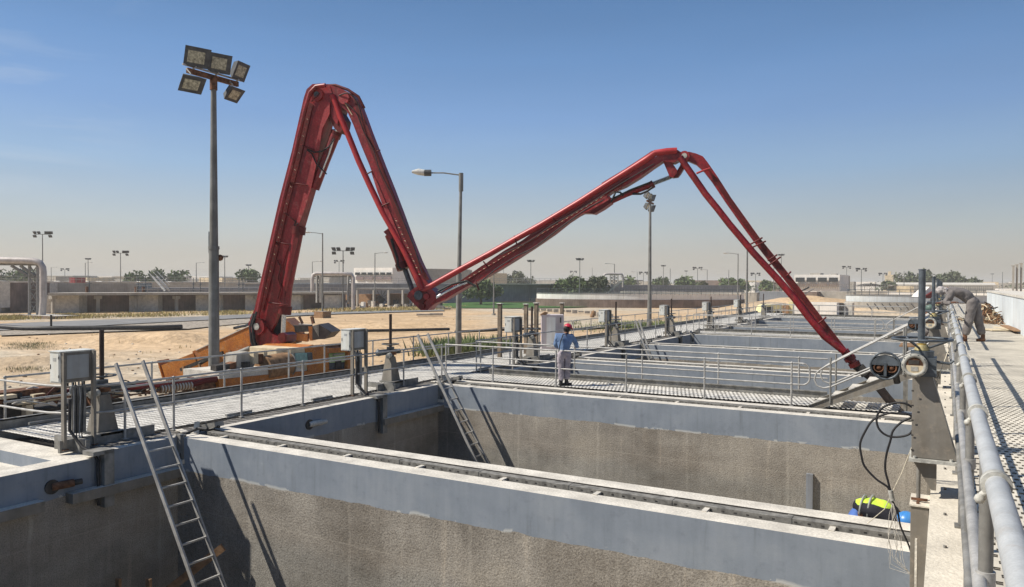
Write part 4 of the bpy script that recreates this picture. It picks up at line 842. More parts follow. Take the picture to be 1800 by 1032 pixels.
s.build('piston_rod', cy)
s = MB(); pipe(s, [(1112,341),(1126,341),(1138,336),(1147,329)], 0.035, M_BLACK, 0.08, 6); pipe(s, [(1074,356),(1082,338),(1090,338),(1096,344)], 0.03, M_BLACK, 0.2, 6); s.build('hydraulic_hose', a3)
s = MB(); plate(s, [(1166,284),(1178,312),(1184,313),(1190,306),(1191,300),(1180,284)], 0.30, M_RED); plate(s, [(1184,313),(1192,312),(1197,306),(1204,294),(1202,286),(1198,284),(1196,292),(1190,302)], 0.22, M_REDD); s.build('knee_link', a3)
# --- section four
A4 = [(1188,268),(1196,268),(1212,268),(1224,271),(1236,276),(1244,286),(1262,312),(1285,348),(1310,383),(1335,418),(1358,446),(1382,476),(1410,512),(1440,552),(1466,586),(1488,614),(1480,620),(1458,594),(1430,560),(1400,520),(1374,486),(1348,455),(1325,425),(1300,391),(1276,357),(1252,321),(1238,303),(1224,290),(1210,284),(1196,284)]
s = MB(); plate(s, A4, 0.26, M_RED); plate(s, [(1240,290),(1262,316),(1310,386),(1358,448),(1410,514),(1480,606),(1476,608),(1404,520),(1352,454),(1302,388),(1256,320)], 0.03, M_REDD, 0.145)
c = bpp(1204, 276); s.cyl(c-BN*0.2, c+BN*0.22, 0.15, M_RED2, n=16); s.cyl(c+BN*0.22, c+BN*0.25, 0.08, M_IRONL, n=12)
a4 = s.build('boom_section', pump, bevel=0.015)
s = MB(); pipe(s, [(1196,276),(1203,288),(1222,315),(1240,341),(1262,368),(1282,394),(1304,420),(1324,444),(1348,470),(1370,494),(1396,524),(1420,556),(1450,592),(1484,618)], 0.098, M_RED, 0.20, 14); dp = s.build('delivery_pipe', a4)
s = MB(); pipe(s, [(1224,305),(1236,300),(1248,296)], 0.03, M_REDB, 0.25, 8); s.build('brace', a4)
clamps(a4, [(1318,430,1340,418),(1320,436,1346,424),(1350,458,1366,448),(1352,466,1372,452),(1382,486,1390,478),(1434,572,1452,558),(1480,608,1474,616)], off=0.24)
s = MB(); pipe(s, [(1484,616),(1494,630),(1502,640)], 0.12, M_RED, 0.05, 14); pipe(s, [(1492,627),(1496,633)], 0.16, M_REDD, 0.05, 14); pipe(s, [(1500,637),(1504,644)], 0.155, M_REDD, 0.05, 14)
s.build('end_elbow', a4)
s = MB(); pipe(s, [(1502,641),(1516,652),(1532,664),(1546,682),(1560,700),(1574,716),(1590,735)], 0.115, mat('worn_brown_rubber', (0.035, 0.026, 0.024), 0.7, 0, 6, 0.3), 0.05, 14); pipe(s, [(1510,645),(1522,658)], 0.14, M_DARK, 0.05, 10); s.build('end_hose', a4)
# --- truck chassis along the walkway
CX = -19.6
def tb(s, x0, x1, yt, yb, m, xp=-18.7, th=0.6, top=None):
    a = unx(x0, yb, xp); c = unx(x1, yt, xp); s.box((xp-th, a.y, a.z), (xp, c.y, c.z), m, top); return s
s = MB(); s.box((CX-1.15, 7.0, -0.95), (CX+0.9, 24.0, -0.70), M_RUST); s.box((CX-0.5, 7.0, -1.2), (CX+0.5, 24.5, -0.95), M_DARK); s.build('chassis', pump)
s = MB(); tb(s, -60, 60, 712, 745, M_DARK, -18.9); tb(s, 60, 215, 700, 730, M_DARK, -18.95, 1.2); tb(s, 215, 390, 690, 716, M_DARK, -18.95, 1.2); s.build('frame_body', pump)
s = MB(); tb(s, 30, 112, 702, 709.5, M_CREAM, -18.65, 0.9); tb(s, -60, 30, 699, 704, M_CREAM, -18.75, 0.6); tb(s, 46, 58, 711, 735, M_CREAM, -18.65, 0.2); s.build('side_panel', pump)
s = MB(); tb(s, -60, 112, 691, 698, M_RUST, -19.0, 0.5); s.build('hopper_frame', pump); s = MB(); tb(s, 160, 196, 692, 716, M_RUST, -18.7, 0.7); s.build('water_box', pump); s = MB(); tb(s, 300, 340, 690, 706, M_WOOD, -18.7, 0.5); s.build('tool_box', pump)
s = MB()
def tp(px, py, xp=-18.7): return unx(px, py, xp)
s.tube([tp(136, 684), tp(200, 681), tp(236, 677)], 0.085, M_GALVD, 12); s.tube([tp(190, 684.5), tp(198, 684)], 0.12, M_IRONL, 12)
s.tube([tp(-40, 700, -19.3), tp(112, 689, -19.3), tp(222, 684, -19.3), tp(340, 667, -19.3)], 0.075, M_REDD, 10)
s.tube([tp(222, 682), tp(280, 676), tp(345, 668)], 0.075, M_RED, 12); s.tube([tp(336, 676), tp(360, 668), tp(384, 666)], 0.10, M_REDD, 10); s.build('pump_pipe', pump)
for y in (9.2, 10.7, 21.8):
    for sx in (1, -1):
        s = MB(); x = CX+sx*1.0; s.cyl((x-0.16, y, -1.47), (x+0.16, y, -1.47), 0.53, M_BLACK, n=24); wh = s.build('wheel', pump)
        s = MB(); s.cyl((x-0.17, y, -1.47), (x+0.17, y, -1.47), 0.27, M_CREAM, n=16); s.build('rim', wh)
s = MB(); c0_, c1_ = tp(280, 684), tp(334, 677)
for k in range(22): s.torus(c0_+(c1_-c0_)*(k/21), 0.10, 0.030, M_CAP if k % 2 else M_WOOD, (0, 1, 0.05), 14, 5)
s.build('corrugated_hose', pump)
rnd = random.Random(11); s = MB()
for k in range(44):
    px = rnd.uniform(-20, 390); py = 706-px*0.075+rnd.uniform(-8, 8); xp = rnd.uniform(-19.4, -18.6); a_ = tp(px, py, xp)
    s.tube(smooth([a_, a_+Vector((rnd.uniform(-.15,.15), rnd.uniform(.15,.5), rnd.uniform(.0,.22))), a_+Vector((rnd.uniform(-.2,.2), rnd.uniform(.5,1.1), rnd.uniform(-.12,.1))), a_+Vector((rnd.uniform(-.2,.2), rnd.uniform(.9,1.6), rnd.uniform(-.2,.05)))], 3), rnd.uniform(0.012, 0.032), rnd.choice([M_BLACK, M_BLACK, M_GALVD, M_CAP, M_RUST, M_REDD]), 6)
for k in range(60):
    px = rnd.uniform(-20, 500); py = 712-px*0.098+rnd.uniform(-9, 5); xp = rnd.uniform(-19.5, -18.7); a_ = tp(px, py, xp); q = rnd.uniform(0.05, 0.17)
    s.box((a_.x-q, a_.y, a_.z-q*0.5), (a_.x, a_.y+q*2.0, a_.z+q*rnd.uniform(0.5, 1.2)), rnd.choice([M_DARK, M_WOOD, M_RUST, M_CREAM, M_IRON, M_DARK]))
s.build('hose_tangle', pump, kind='stuff')
# orange side beam with its dusty deck
def qpoly(s, pts, xp, th, m, side=None): s.prism([unx(x, y, xp) for x, y in pts], (-th, 0, 0), m, side)
s = MB(); qpoly(s, [(385,667),(540,652),(575,660),(612,652),(616,676),(540,684),(385,696)], -18.55, 0.5, M_ORANGE); qpoly(s, [(385,654),(508,642),(540,651.5),(385,666.5)], -18.56, 1.6, M_CAP); s.build('deck', pump)
s = MB(); qpoly(s, [(340,672),(385,660),(385,700),(340,706)], -18.7, 0.5, M_WOOD); qpoly(s, [(344,678),(378,668),(380,680),(346,688)], -18.66, 0.2, M_RUST); s.build('pump_cell', pump)
# rounded fender, brown drum and small panels ahead of the turret
s = MB(); a_ = unx(462, 648, -18.8); b_ = unx(505, 640, -18.8); s.cyl(a_, b_, 0.40, M_WOOD, n=18); s.torus(b_, 0.40, 0.03, M_GALVD, (0, 1, 0), 20, 5); s.build('drum', pump)
s = MB(); qpoly(s, [(416,622),(436,618),(448,640),(440,656),(414,652)], -18.9, 0.5, M_CONC); qpoly(s, [(404,640),(416,636),(416,656),(404,658)], -18.9, 0.3, M_RUST); s.build('hopper_part', pump)
s = MB()
for (x0, x1, yt, yb, m) in ((446, 454, 618, 640, M_CREAM), (455, 463, 622, 640, M_RUST), (464, 470, 617, 642, M_CREAM), (508, 519, 612, 640, M_CREAM), (430, 440, 636, 652, M_DARK), (380, 404, 640, 652, M_DARK)): tb(s, x0, x1, yt, yb, m, -18.75, 0.25)
s.build('marker_plate', pump, kind='stuff')
# cab: cream panel with a teal quarter window, orange pillar, green-tinted windscreen
s = MB(); qpoly(s, [(510,614),(536,611),(542,650),(512,655)], -18.62, 1.9, M_CREAM); qpoly(s, [(536,611),(549,606),(577,612),(579,657),(542,660)], -18.60, 2.0, M_ORANGE, M_ORANGE); qpoly(s, [(577,612),(614,610),(614,619),(577,621)], -18.58, 2.0, M_ORANGE, M_CAP); qpoly(s, [(577,651),(614,648),(614,656),(577,659)], -18.58, 2.0, M_ORANGE); qpoly(s, [(611,612),(616,611.5),(616,654),(611,655)], -18.58, 2.0, M_ORANGE)
cab = s.build('cab', pump, bevel=0.02)
s = MB(); qpoly(s, [(519,621),(548,619.5),(549,635),(520,637)], -18.57, 0.03, mat('teal_glass', (0.22, 0.40, 0.38), 0.2, 0, 4, 0.2, spec=0.6)); qpoly(s, [(541,621),(549,620),(550,636),(542,637)], -18.55, 0.03, M_IRON); s.build('window', cab)
s = MB(); qpoly(s, [(579,621),(611,619),(611,636),(579,638)], -18.70, 0.05, mat('green_glass', (0.34, 0.48, 0.22), 0.3, 0, 4, 0.2)); qpoly(s, [(579,638),(611,636),(611,651),(579,652)], -18.72, 0.05, M_IRON); qpoly(s, [(590,634),(600,633),(601,650),(590,651)], -18.68, 0.04, M_DARK); s.build('window', cab)
s = MB(); s.tube([unx(549, 613, -18.75), unx(598, 609, -18.75)], 0.12, M_RUST, 10); s.tube([unx(586, 624, -18.6), unx(604, 622, -18.6)], 0.03, M_CONC, 6); s.build('roof_roll', cab)
# outrigger arm, raised, with a black hose lying along it
a_ = und(296, 655, 28.2); b_ = und(352, 636, 27.9); c_ = und(458, 588, 27.2)
s = MB(); s.beam(a_, b_+Vector((0,0,0.05)), 0.5, 0.62, M_ORANGE); s.beam(b_, c_+Vector((0, 0, 0.0)), 0.45, 0.85, M_ORANGE)
dd = Vector((0,0,0.44)); s.beam(b_+dd, c_+dd+Vector((0,0,0)), 0.5, 0.03, M_CAP); s.beam(und(292,648,28.3), und(292,648,28.3)+(a_-b_).normalized()*0.04, 0.62, 0.7, M_ORANGE)
s.build('outrigger', pump)
s = MB(); s.beam(und(318,650,27.6), und(392,620,27.2), 0.10, 0.12, M_DARK); s.beam(und(330,662,27.5), und(410,632,27.1), 0.12, 0.10, M_IRON); s.cyl(und(400,628,27.0), und(440,612,26.8), 0.09, M_GALVD, n=10)
for px, py in ((322,644),(350,640),(372,628),(404,616),(430,604)): s.beam(und(px,py,27.3), und(px+3,py+16,27.3), 0.10, 0.06, M_WOOD)
s.build('outrigger_ram', pump)
s = MB(); s.tube([und(372,622,27.8), und(394,610,27.6), und(420,596,27.4), und(445,585,27.2)], 0.09, M_BLACKPIPE, 8); s.tube([und(350,640,27.4), und(372,628,27.4), und(384,622,27.4)], 0.06, M_BLACK, 8); s.build('outrigger_hose', pump)
# ================================================================ wheel loader standing on the sand behind the pump
ld = empty('wheel_loader', unz(520, 605, -2), 'orange wheel loader with grey pointed bucket behind the red turret', 'loader')
D = 52.0
def lp(px, py, dd=0.0): return und(px, py, D+dd)
s = MB(); s.prism([lp(488,566), lp(500,560), lp(517,575), lp(520,596), lp(512,604), lp(484,604)], FW*2.4, M_ORANGE); s.prism([lp(470,590), lp(512,590), lp(512,606), lp(470,606)], FW*2.6, M_DARK); s.build('body', ld)
s = MB(); s.beam(lp(508,578,0.3), lp(548,577,0.3), 0.5, 0.45, M_DARK); s.beam(lp(512,590,0.3), lp(542,594,0.3), 0.5, 0.5, M_ORANGE); s.beam(lp(520,598,0.3), lp(548,588,0.3), 0.3, 0.3, M_RUST); s.beam(lp(505,572,1.8), lp(548,574,1.8), 0.4, 0.3, M_CAP); s.build('lift_arm', ld)
s = MB(); s.prism([lp(542,574), lp(549,574), lp(549,599), lp(544,599)], FW*2.4, M_ORANGE); s.build('coupler', ld)
s = MB(); P = [lp(549,573,-0.1), lp(560,570,-0.1), lp(583,584,-0.1), lp(571,596,-0.1), lp(549,597,-0.1)]; s.prism(P, FW*2.8, mat('worn_bucket_steel', (0.055, 0.046, 0.045), 0.6, 0.2, 1.5, 0.3)); s.prism([lp(549,573,-0.15), lp(560,570,-0.15), lp(560,592,-0.15)], FW*0.04, M_GALVD); s.build('bucket', ld)
for a_, b_ in (((526,557),(532,569)), ((548,556),(551,569))):
    s = MB(); s.beam(lp(*a_, 1), lp(*b_, 1), 0.22, 0.12, M_RUST); s.build('hose_guard', ld)
for px, dd in ((482, 0.2), (510, 0.2), (482, 2.2), (510, 2.2)):
    s = MB(); c = lp(px, 612, dd); c.z = -1.3; s.cyl(c-Vector((0.25, 0.45, 0)), c+Vector((0.25, -0.1, 0)), 0.7, M_BLACK, n=18); s.build('wheel', ld)
# ================================================================ people
M_SKIN = mat('brown_skin', (0.16, 0.075, 0.045), 0.6, 0, 8, 0.1)
M_SHIRT = mat('blue_work_shirt', (0.145, 0.225, 0.385), 0.9, 0, 5, 0.14, 0.3, 12)
M_TROU = mat('faded_grey_lilac_trousers', (0.36, 0.32, 0.35), 0.9, 0, 6, 0.16, 0.3, 12)
M_BOOT = mat('black_boots', (0.02, 0.018, 0.018), 0.6, 0, 6, 0.2)
M_GREYC = mat('dusty_grey_coverall', (0.205, 0.185, 0.175), 0.9, 0, 5, 0.2, 0.4, 12, col2=(0.12, 0.108, 0.105))
M_HIVIS = mat('hi_vis_yellow_green', (0.52, 0.72, 0.07), 0.8, 0, 8, 0.12, 0.2)
M_STRIPE = mat('grey_reflective_tape', (0.30, 0.31, 0.29), 0.5, 0, 8, 0.1)
M_HELM = mat('blue_helmet_plastic', (0.05, 0.22, 0.55), 0.35, 0, 3, 0.08, spec=0.5)
M_HAIR = mat('black_hair', (0.012, 0.011, 0.011), 0.7, 0, 20, 0.2)
def skinned(name, parent, chains, m, levels=2, root=0):
    """chains: list of lists of (Vector, radius); a chain may start with an index tuple ('@', i) to branch from point i"""
    vs = []; es = []; rr = []
    for ch in chains:
        prev = None
        for it in ch:
            if it[0] == '@': prev = it[1]; continue
            vs.append(Vector(it[0])); rr.append(it[1])
            if prev is not None: es.append((prev, len(vs)-1))
            prev = len(vs)-1
    base = parent_loc(parent); me = bpy.data.meshes.new(name); me.from_pydata([tuple(v-base) for v in vs], es, [])
    o = bpy.data.objects.new(name, me); COL.objects.link(o); o.parent = parent
    md = o.modifiers.new('skin', 'SKIN'); md.use_smooth_shade = True
    for i, sv in enumerate(me.skin_vertices[0].data):
        r = rr[i]; sv.radius = r if isinstance(r, tuple) else (r, r); sv.use_root = (i == root)
    sb = o.modifiers.new('sub', 'SUBSURF'); sb.levels = levels; sb.render_levels = levels
    me.materials.append(m)
    if name in ('shirt', 'trousers', 'hi_vis_vest'):
        tx = bpy.data.textures.get('cloth_folds') or bpy.data.textures.new('cloth_folds', 'CLOUDS'); tx.noise_scale = 0.11
        dm = o.modifiers.new('folds', 'DISPLACE'); dm.texture = tx; dm.strength = 0.045; dm.mid_level = 0.45; dm.texture_coords = 'LOCAL'; sb.levels = sb.render_levels = 3
    return o
def hand_chains(wrist, d, pn, k0):
    """five finger chains leaving a palm; returns chains starting from palm index k0"""
    d = d.normalized(); pn = (pn-d*pn.dot(d)).normalized(); s_ = d.cross(pn); palm = wrist+d*0.085
    out = []
    for i, (w_, L_) in enumerate(((-0.032, 0.070), (-0.011, 0.080), (0.011, 0.075), (0.031, 0.060))):
        a = palm+s_*w_; out.append([('@', k0), (a+d*0.015, 0.0095), (a+d*(0.015+L_*0.5)-pn*0.012, 0.009), (a+d*(L_*0.85)-pn*0.04, 0.008)])
    t = wrist+d*0.03-s_*0.035; out.append([('@', k0-1), (t, 0.011), (t+d*0.035-s_*0.018-pn*0.01, 0.0095), (t+d*0.055-s_*0.018-pn*0.028, 0.0085)])
    return out
def person(root, J, label, clothes, face, hat=None, fat=1.0, group='workers on the tanks'):
    """J: dict of joints (world). One continuous skin body with head, hands; clothing as slightly larger children."""
    e = empty('person', root, label, 'person', group)
    P = {k: Vector(v) for k, v in J.items()}
    ch = []; idx = {}; n = [0]
    def chain(items, start=None):
        c = [('@', idx[start])] if start else []
        for k, r in items:
            if isinstance(k, str): idx[k] = n[0]; c.append((P[k], r))
            else: c.append((k, r))
            n[0] += 1
        ch.append(c)
    hd = (P['head']-P['neck']).normalized()
    chain([('pelvis', (0.14, 0.11)), ('waist', (0.125, 0.10)), ('chest', (0.155, 0.115)), ('neck', 0.058), (P['head']-hd*0.07, 0.066), ('head', 0.088), (P['head']+hd*0.065, 0.075)])
    for q in 'LR':
        chain([('sh'+q, 0.065), ('el'+q, 0.042), ('wr'+q, 0.028)], 'chest')
        w = P['wr'+q]; d = P['ha'+q]-w; d.normalize()
        chain([(w+d*0.04, 0.026), (w+d*0.085, (0.034, 0.018))], 'wr'+q)
        k0 = n[0]-1
        hc = hand_chains(w, d, P.get('pn', Vector((0, 0, 1))), k0); 
        for c in hc: ch.append(c); n[0] += len(c)-1
        chain([('hp'+q, 0.088), ('kn'+q, 0.058), ('an'+q, 0.042), ('to'+q, (0.042, 0.03))], 'pelvis')
    skinned('body', e, ch, M_SKIN)
    # face: nose, brows, eyes, ears
    f = Vector(face).normalized(); f = (f-hd*f.dot(hd)).normalized(); sd_ = f.cross(hd).normalized(); H = P['head']
    s = MB(); s.ball(H+f*0.095-hd*0.012, 0.016, M_SKIN, 8, (1, 1, 1.5))
    for q in (-1, 1): s.ball(H+f*0.082+sd_*0.032*q+hd*0.012, 0.011, M_WHITE, 8); s.ball(H+f*0.090+sd_*0.032*q+hd*0.012, 0.006, M_HAIR, 6); s.ball(H+sd_*0.088*q-hd*0.005, 0.024, M_SKIN, 8, (0.6, 0.8, 1.2))
    s.tube([H+f*0.083-sd_*0.022-hd*0.052, H+f*0.089-hd*0.054, H+f*0.083+sd_*0.022-hd*0.052], 0.006, M_RUST, 6)
    s.build('face', e)
    # clothes
    cs, ct = clothes
    ux = 0.022
    fa = fat
    top = [[(P['pelvis']+(P['pelvis']-P['waist'])*0.12, (0.168*fa, 0.146*fa)), (P['waist'], (0.17*fa, 0.145*fa)), (P['chest'], (0.180*fa, 0.142*fa)), (P['neck']-(P['neck']-P['chest'])*0.15, 0.085)]]
    k = 4
    for q in 'LR':
        top.append([('@', 2), (P['sh'+q], 0.088*fa), (P['el'+q], 0.066*fa), (P['wr'+q]+(P['el'+q]-P['wr'+q])*0.12, 0.050*fa)]); k += 3
    skinned('shirt', e, top, cs)
    tr = [[(P['waist']+(P['pelvis']-P['waist'])*0.35, (0.142, 0.118)), (P['pelvis'], (0.162, 0.135))]]
    for q in 'LR': tr.append([('@', 1), (P['hp'+q], 0.115*fa), (P['kn'+q], 0.092*fa), (P['an'+q]+(P['kn'+q]-P['an'+q])*0.1, 0.085*fa)])
    skinned('trousers', e, tr, ct, root=1)
    for q in 'LR':
        s = MB(); a = P['an'+q]; t = P['to'+q]; dv = (t-a); dv.z = 0; dv.normalize(); hl = Vector((a.x, a.y, min(a.z, t.z)-0.0))-dv*0.05
        s.tube([a+Vector((0,0,0.10)), a, Vector((a.x, a.y, t.z+0.02))], 0.055, M_BOOT if hat != 'scarf' else M_RUST, 10); s.tube([hl+Vector((0,0,-0.0)), hl*0.35+t*0.65, t+dv*0.05], 0.045, M_BOOT if hat != 'scarf' else M_RUST, 10, rs=[0.042, 0.05, 0.036]); s.build('boot', e)
    return e, P, hd, f, sd_
# man in blue shirt standing at the near railing of the cross walkway
g_ = unz(992, 678, 0.04); r_ = RT.copy(); r_.z = 0; r_.normalize(); f_ = FW.copy(); f_.z = 0; f_.normalize()
def q3(r, f, z): return g_+r_*r+f_*f+Vector((0, 0, z))
J = dict(pelvis=q3(-0.02, 0.0, 0.94), waist=q3(0.00, 0.02, 1.10), chest=q3(0.02, 0.06, 1.32), neck=q3(0.06, 0.10, 1.50), head=q3(0.10, 0.13, 1.63),
         shL=q3(-0.20, 0.04, 1.42), elL=q3(-0.26, 0.10, 1.15), wrL=q3(-0.13, 0.28, 1.06), haL=q3(-0.06, 0.34, 1.05),
         shR=q3(0.22, 0.10, 1.40), elR=q3(0.36, 0.20, 1.14), wrR=q3(0.40, 0.40, 1.06), haR=q3(0.38, 0.48, 1.06),
         hpL=q3(-0.12, 0.0, 0.86), knL=q3(-0.10, 0.0, 0.48), anL=q3(-0.10, -0.04, 0.09), toL=q3(-0.03, 0.08, 0.035),
         hpR=q3(0.10, 0.02, 0.86), knR=q3(0.08, 0.03, 0.48), anR=q3(0.06, 0.0, 0.09), toR=q3(0.17, 0.10, 0.035))
e, P, hd, f, sd_ = person(g_, J, 'man in blue shirt, pale trousers and red helmet standing on the cross walkway', (M_SHIRT, M_TROU), r_+f_*0.7)
M_REDH = mat('red_helmet_plastic', (0.50, 0.02, 0.05), 0.4, 0, 3, 0.08, spec=0.5)
s = MB(); H = P['head']+hd*0.03; n_ = 14
pts = [H+(f*cos(2*pi*j/n_)*1.08+sd_*sin(2*pi*j/n_))*0.118*cos(t)+hd*(0.118*sin(t)) for t in (0, 0.4, 0.8, 1.2, 1.5) for j in range(n_)]
s.add(pts, [(k*n_+j, k*n_+(j+1) % n_, (k+1)*n_+(j+1) % n_, (k+1)*n_+j) for k in range(4) for j in range(n_)], M_REDH, True); s.add(pts[-n_:], [tuple(range(n_))], M_REDH)
s.prism([H+f*0.10-sd_*0.09, H+f*0.18-sd_*0.05, H+f*0.18+sd_*0.05, H+f*0.10+sd_*0.09], hd*0.012, M_REDH); s.build('helmet', e)
s = MB(); s.ball(P['head']-f*0.03-hd*0.03, 0.10, M_HAIR, 10, (1, 1, 1)); s.build('hair', e)
s = MB(); s.tube([q3(-0.17, -0.13, 1.00), q3(-0.13, -0.14, 1.25), q3(-0.05, -0.09, 1.47), q3(0.10, 0.03, 1.50)], 0.014, M_HAIR, 6); s.build('strap', e)
# man bending over the deck railing, scarf round his head
g2 = unz(1712, 600, 1.4)
def q4(x, y, z): return Vector((g2.x+x*1.08, g2.y+y, 1.4+z*1.10))
J = dict(pelvis=q4(-0.08, 0.0, 1.02), waist=q4(-0.20, 0.0, 1.20), chest=q4(-0.42, -0.02, 1.33), neck=q4(-0.62, -0.05, 1.33), head=q4(-0.76, -0.08, 1.28),
         shL=q4(-0.50, -0.22, 1.24), elL=q4(-0.66, -0.30, 0.96), wrL=q4(-0.50, -0.34, 0.98), haL=q4(-0.44, -0.34, 0.99),
         shR=q4(-0.50, 0.20, 1.26), elR=q4(-0.60, 0.26, 0.98), wrR=q4(-0.80, 0.16, 0.95), haR=q4(-0.9, 0.12, 0.95),
         hpL=q4(-0.05, -0.12, 0.95), knL=q4(-0.12, -0.14, 0.52), anL=q4(-0.20, -0.16, 0.09), toL=q4(-0.32, -0.18, 0.035),
         hpR=q4(0.0, 0.12, 0.95), knR=q4(0.10, 0.14, 0.52), anR=q4(0.20, 0.10, 0.09), toR=q4(0.10, 0.02, 0.035))
e, P, hd, f, sd_ = person(Vector((g2.x, g2.y, 1.4)), J, 'man in dusty grey coverall and head scarf bending over the right walkway railing', (M_GREYC, M_GREYC), (-0.2, -0.3, -1), 'scarf', 1.28)
M_SCARF = mat('grey_head_scarf', (0.40, 0.37, 0.36), 0.9, 0, 14, 0.3, 0.5, 30); s = MB(); H = P['head']; s.ball(H, 0.135, M_SCARF, 12, (1.05, 1, 0.95)); s.ball(H+Vector((0.10, 0, 0.0)), 0.125, M_SCARF, 10, (1.1, 1.1, 0.8)); s.tube([H+Vector((0.1, -0.1, 0.04)), H+Vector((0.2, -0.12, -0.12)), H+Vector((0.1, -0.16, -0.3))], 0.05, M_SCARF, 8); s.build('head_scarf', e)
# crouching worker on the steps, left of the bending man
g3 = Vector((-0.55, 24.5, 1.28))
def q5(x, y, z): return Vector((g3.x+x, g3.y+y, g3.z+z))
J = dict(pelvis=q5(0, 0, 0.32), waist=q5(0.0, 0.05, 0.48), chest=q5(0.08, 0.04, 0.70), neck=q5(0.14, -0.02, 0.88), head=q5(0.18, -0.05, 1.0),
         shL=q5(0.0, -0.18, 0.78), elL=q5(0.1, -0.34, 0.56), wrL=q5(0.3, -0.32, 0.60), haL=q5(0.36, -0.3, 0.62), shR=q5(0.12, 0.22, 0.78), elR=q5(0.24, 0.32, 0.56), wrR=q5(0.40, 0.2, 0.6), haR=q5(0.46, 0.15, 0.6),
         hpL=q5(0.0, -0.12, 0.30), knL=q5(0.30, -0.2, 0.46), anL=q5(0.14, -0.2, 0.09), toL=q5(0.26, -0.2, 0.035), hpR=q5(0.0, 0.12, 0.30), knR=q5(0.30, 0.2, 0.46), anR=q5(0.14, 0.2, 0.09), toR=q5(0.26, 0.2, 0.035))
e, P, hd, f, sd_ = person(g3, J, 'crouching worker with greenish helmet, half hidden behind the dark valve stems', (M_SHIRT, M_GREYC), (1, -0.3, -0.2))
s = MB(); s.ball(P['head']+hd*0.04, 0.125, mat('dull_green_helmet', (0.10, 0.15, 0.125), 0.5, 0, 3, 0.1), 12, (1, 1, 0.85)); s.build('helmet', e)
s = MB(); s.box((-1.1, 24.0, 1.23), (-0.12, 25.2, 1.27), M_WOOD); s.beam((-0.95, 24.1, -5.2), (-0.95, 24.1, 1.23), 0.08, 0.08, M_GALVD); s.beam((-0.95, 25.1, -5.2), (-0.95, 25.1, 1.23), 0.08, 0.08, M_GALVD); tag(s.build('work_platform'), 'small timber staging under the crouching worker', 'platform')
# worker in hi-vis vest bent double just behind the nearest dividing wall
gx = uny(1545, 900, 11.35); g4 = Vector((gx.x, 11.35, -1.03))
def q6(x, y, z): return Vector((gx.x+x, 11.35+y, z+0.02))
J = dict(pelvis=q6(-0.30, 0.03, -0.12), waist=q6(-0.16, 0.02, -0.05), chest=q6(0.06, -0.02, -0.07), neck=q6(0.20, -0.08, -0.11), head=q6(0.31, -0.14, -0.13),
         shL=q6(0.18, -0.2, -0.12), elL=q6(0.2, -0.30, -0.36), wrL=q6(0.3, -0.28, -0.58), haL=q6(0.33, -0.25, -0.65), shR=q6(0.18, 0.2, -0.10), elR=q6(0.24, 0.3, -0.38), wrR=q6(0.32, 0.2, -0.58), haR=q6(0.35, 0.18, -0.66),
         hpL=q6(-0.28, -0.1, -0.2), knL=q6(-0.22, -0.12, -0.62), anL=q6(-0.32, -0.12, -0.96), toL=q6(-0.2, -0.13, -1.01), hpR=q6(-0.28, 0.12, -0.2), knR=q6(-0.2, 0.13, -0.62), anR=q6(-0.34, 0.13, -0.96), toR=q6(-0.22, 0.14, -1.01))
M_VB = mat('blue_overall', (0.10, 0.19, 0.50), 0.9, 0, 5, 0.15)
e, P, hd, f, sd_ = person(g4, J, 'worker in yellow green vest and blue helmet bent double behind the nearest wall', (mat('shade_dark_navy_sleeve', (0.02, 0.02, 0.028), 0.9, 0, 5, 0.2), M_VB), (0.6, -0.2, -1))  # near-black sleeves hold the shadow below the vest in their colour
o = skinned('hi_vis_vest', e, [[(P['pelvis']*0.95+P['waist']*0.05, (0.165, 0.15)), (P['waist'], (0.175, 0.15)), (P['chest'], (0.188, 0.155)), (P['neck']*0.75+P['chest']*0.25, (0.13, 0.11))]], M_HIVIS)
s = MB()
for c_, r_1 in (((P['waist']*0.7+P['chest']*0.3), 0.172), ((P['waist']*0.75+P['pelvis']*0.25), 0.166)):
    ax = (P['chest']-P['waist']).normalized(); s.torus(c_, r_1*1.0, 0.014, M_STRIPE, ax, 24, 6)
s.build('reflective_stripe', e)
s = MB(); s.ball(P['head']+hd*0.03+Vector((0,0,0.02)), 0.135, M_HELM, 16, (1.0, 1.0, 0.9)); s.torus(P['head']+Vector((0,0,0.0)), 0.132, 0.012, M_HELM, hd, 20, 6); s.build('helmet', e)
s = MB(); s.box((gx.x-0.9, 10.7, -1.07), (gx.x+0.6, 12.1, -1.03), M_WOOD)
for a_ in ((-0.8, 10.8), (0.5, 10.8), (-0.8, 12.0), (0.5, 12.0)): s.cyl((gx.x+a_[0], a_[1], -5.2), (gx.x+a_[0], a_[1], -1.07), 0.025, M_GALVD, n=8)
tag(s.build('work_platform'), 'timber staging under the hi-vis worker in the second tank', 'platform')
# ================================================================ background plant
GZ = -2.0
def hor(px): return 495.6+(px-900)*0.0044
def DG(px, py): return (CAMZ-GZ)*F/(py-hor(px))          # distance of a ground point seen at a photo row
def zat(px, py, D): return und(px, py, D).z
def flat(v): return Vector((v.x, v.y, 0))
FH = flat(FW).normalized(); RH = flat(RT).normalized()
def block(s, x0, x1, yt, yb, D0, th, m, D1=None, top=None, zb=None):
    a = und(x0, yb, D0); zt_ = zat(x0, yt, D0); z0 = a.z if zb is None else zb; dep = FH
    if D1: b = und(x1, yb, D1)
    else: b = uny(x1, yb, a.y); dep = Vector((0, 1, 0))      # most structures follow the plant's own grid
    dz = Vector((0, 0, 1)); A = [Vector((p.x, p.y, z0)) for p in (a, b, b+dep*th, a+dep*th)]; B = [Vector((p.x, p.y, zt_)) for p in A]
    s.add(A+B, [(0,3,2,1),(0,1,5,4),(1,2,6,5),(2,3,7,6),(3,0,4,7)], m); s.add(B, [(0,1,2,3)], top or m); return s
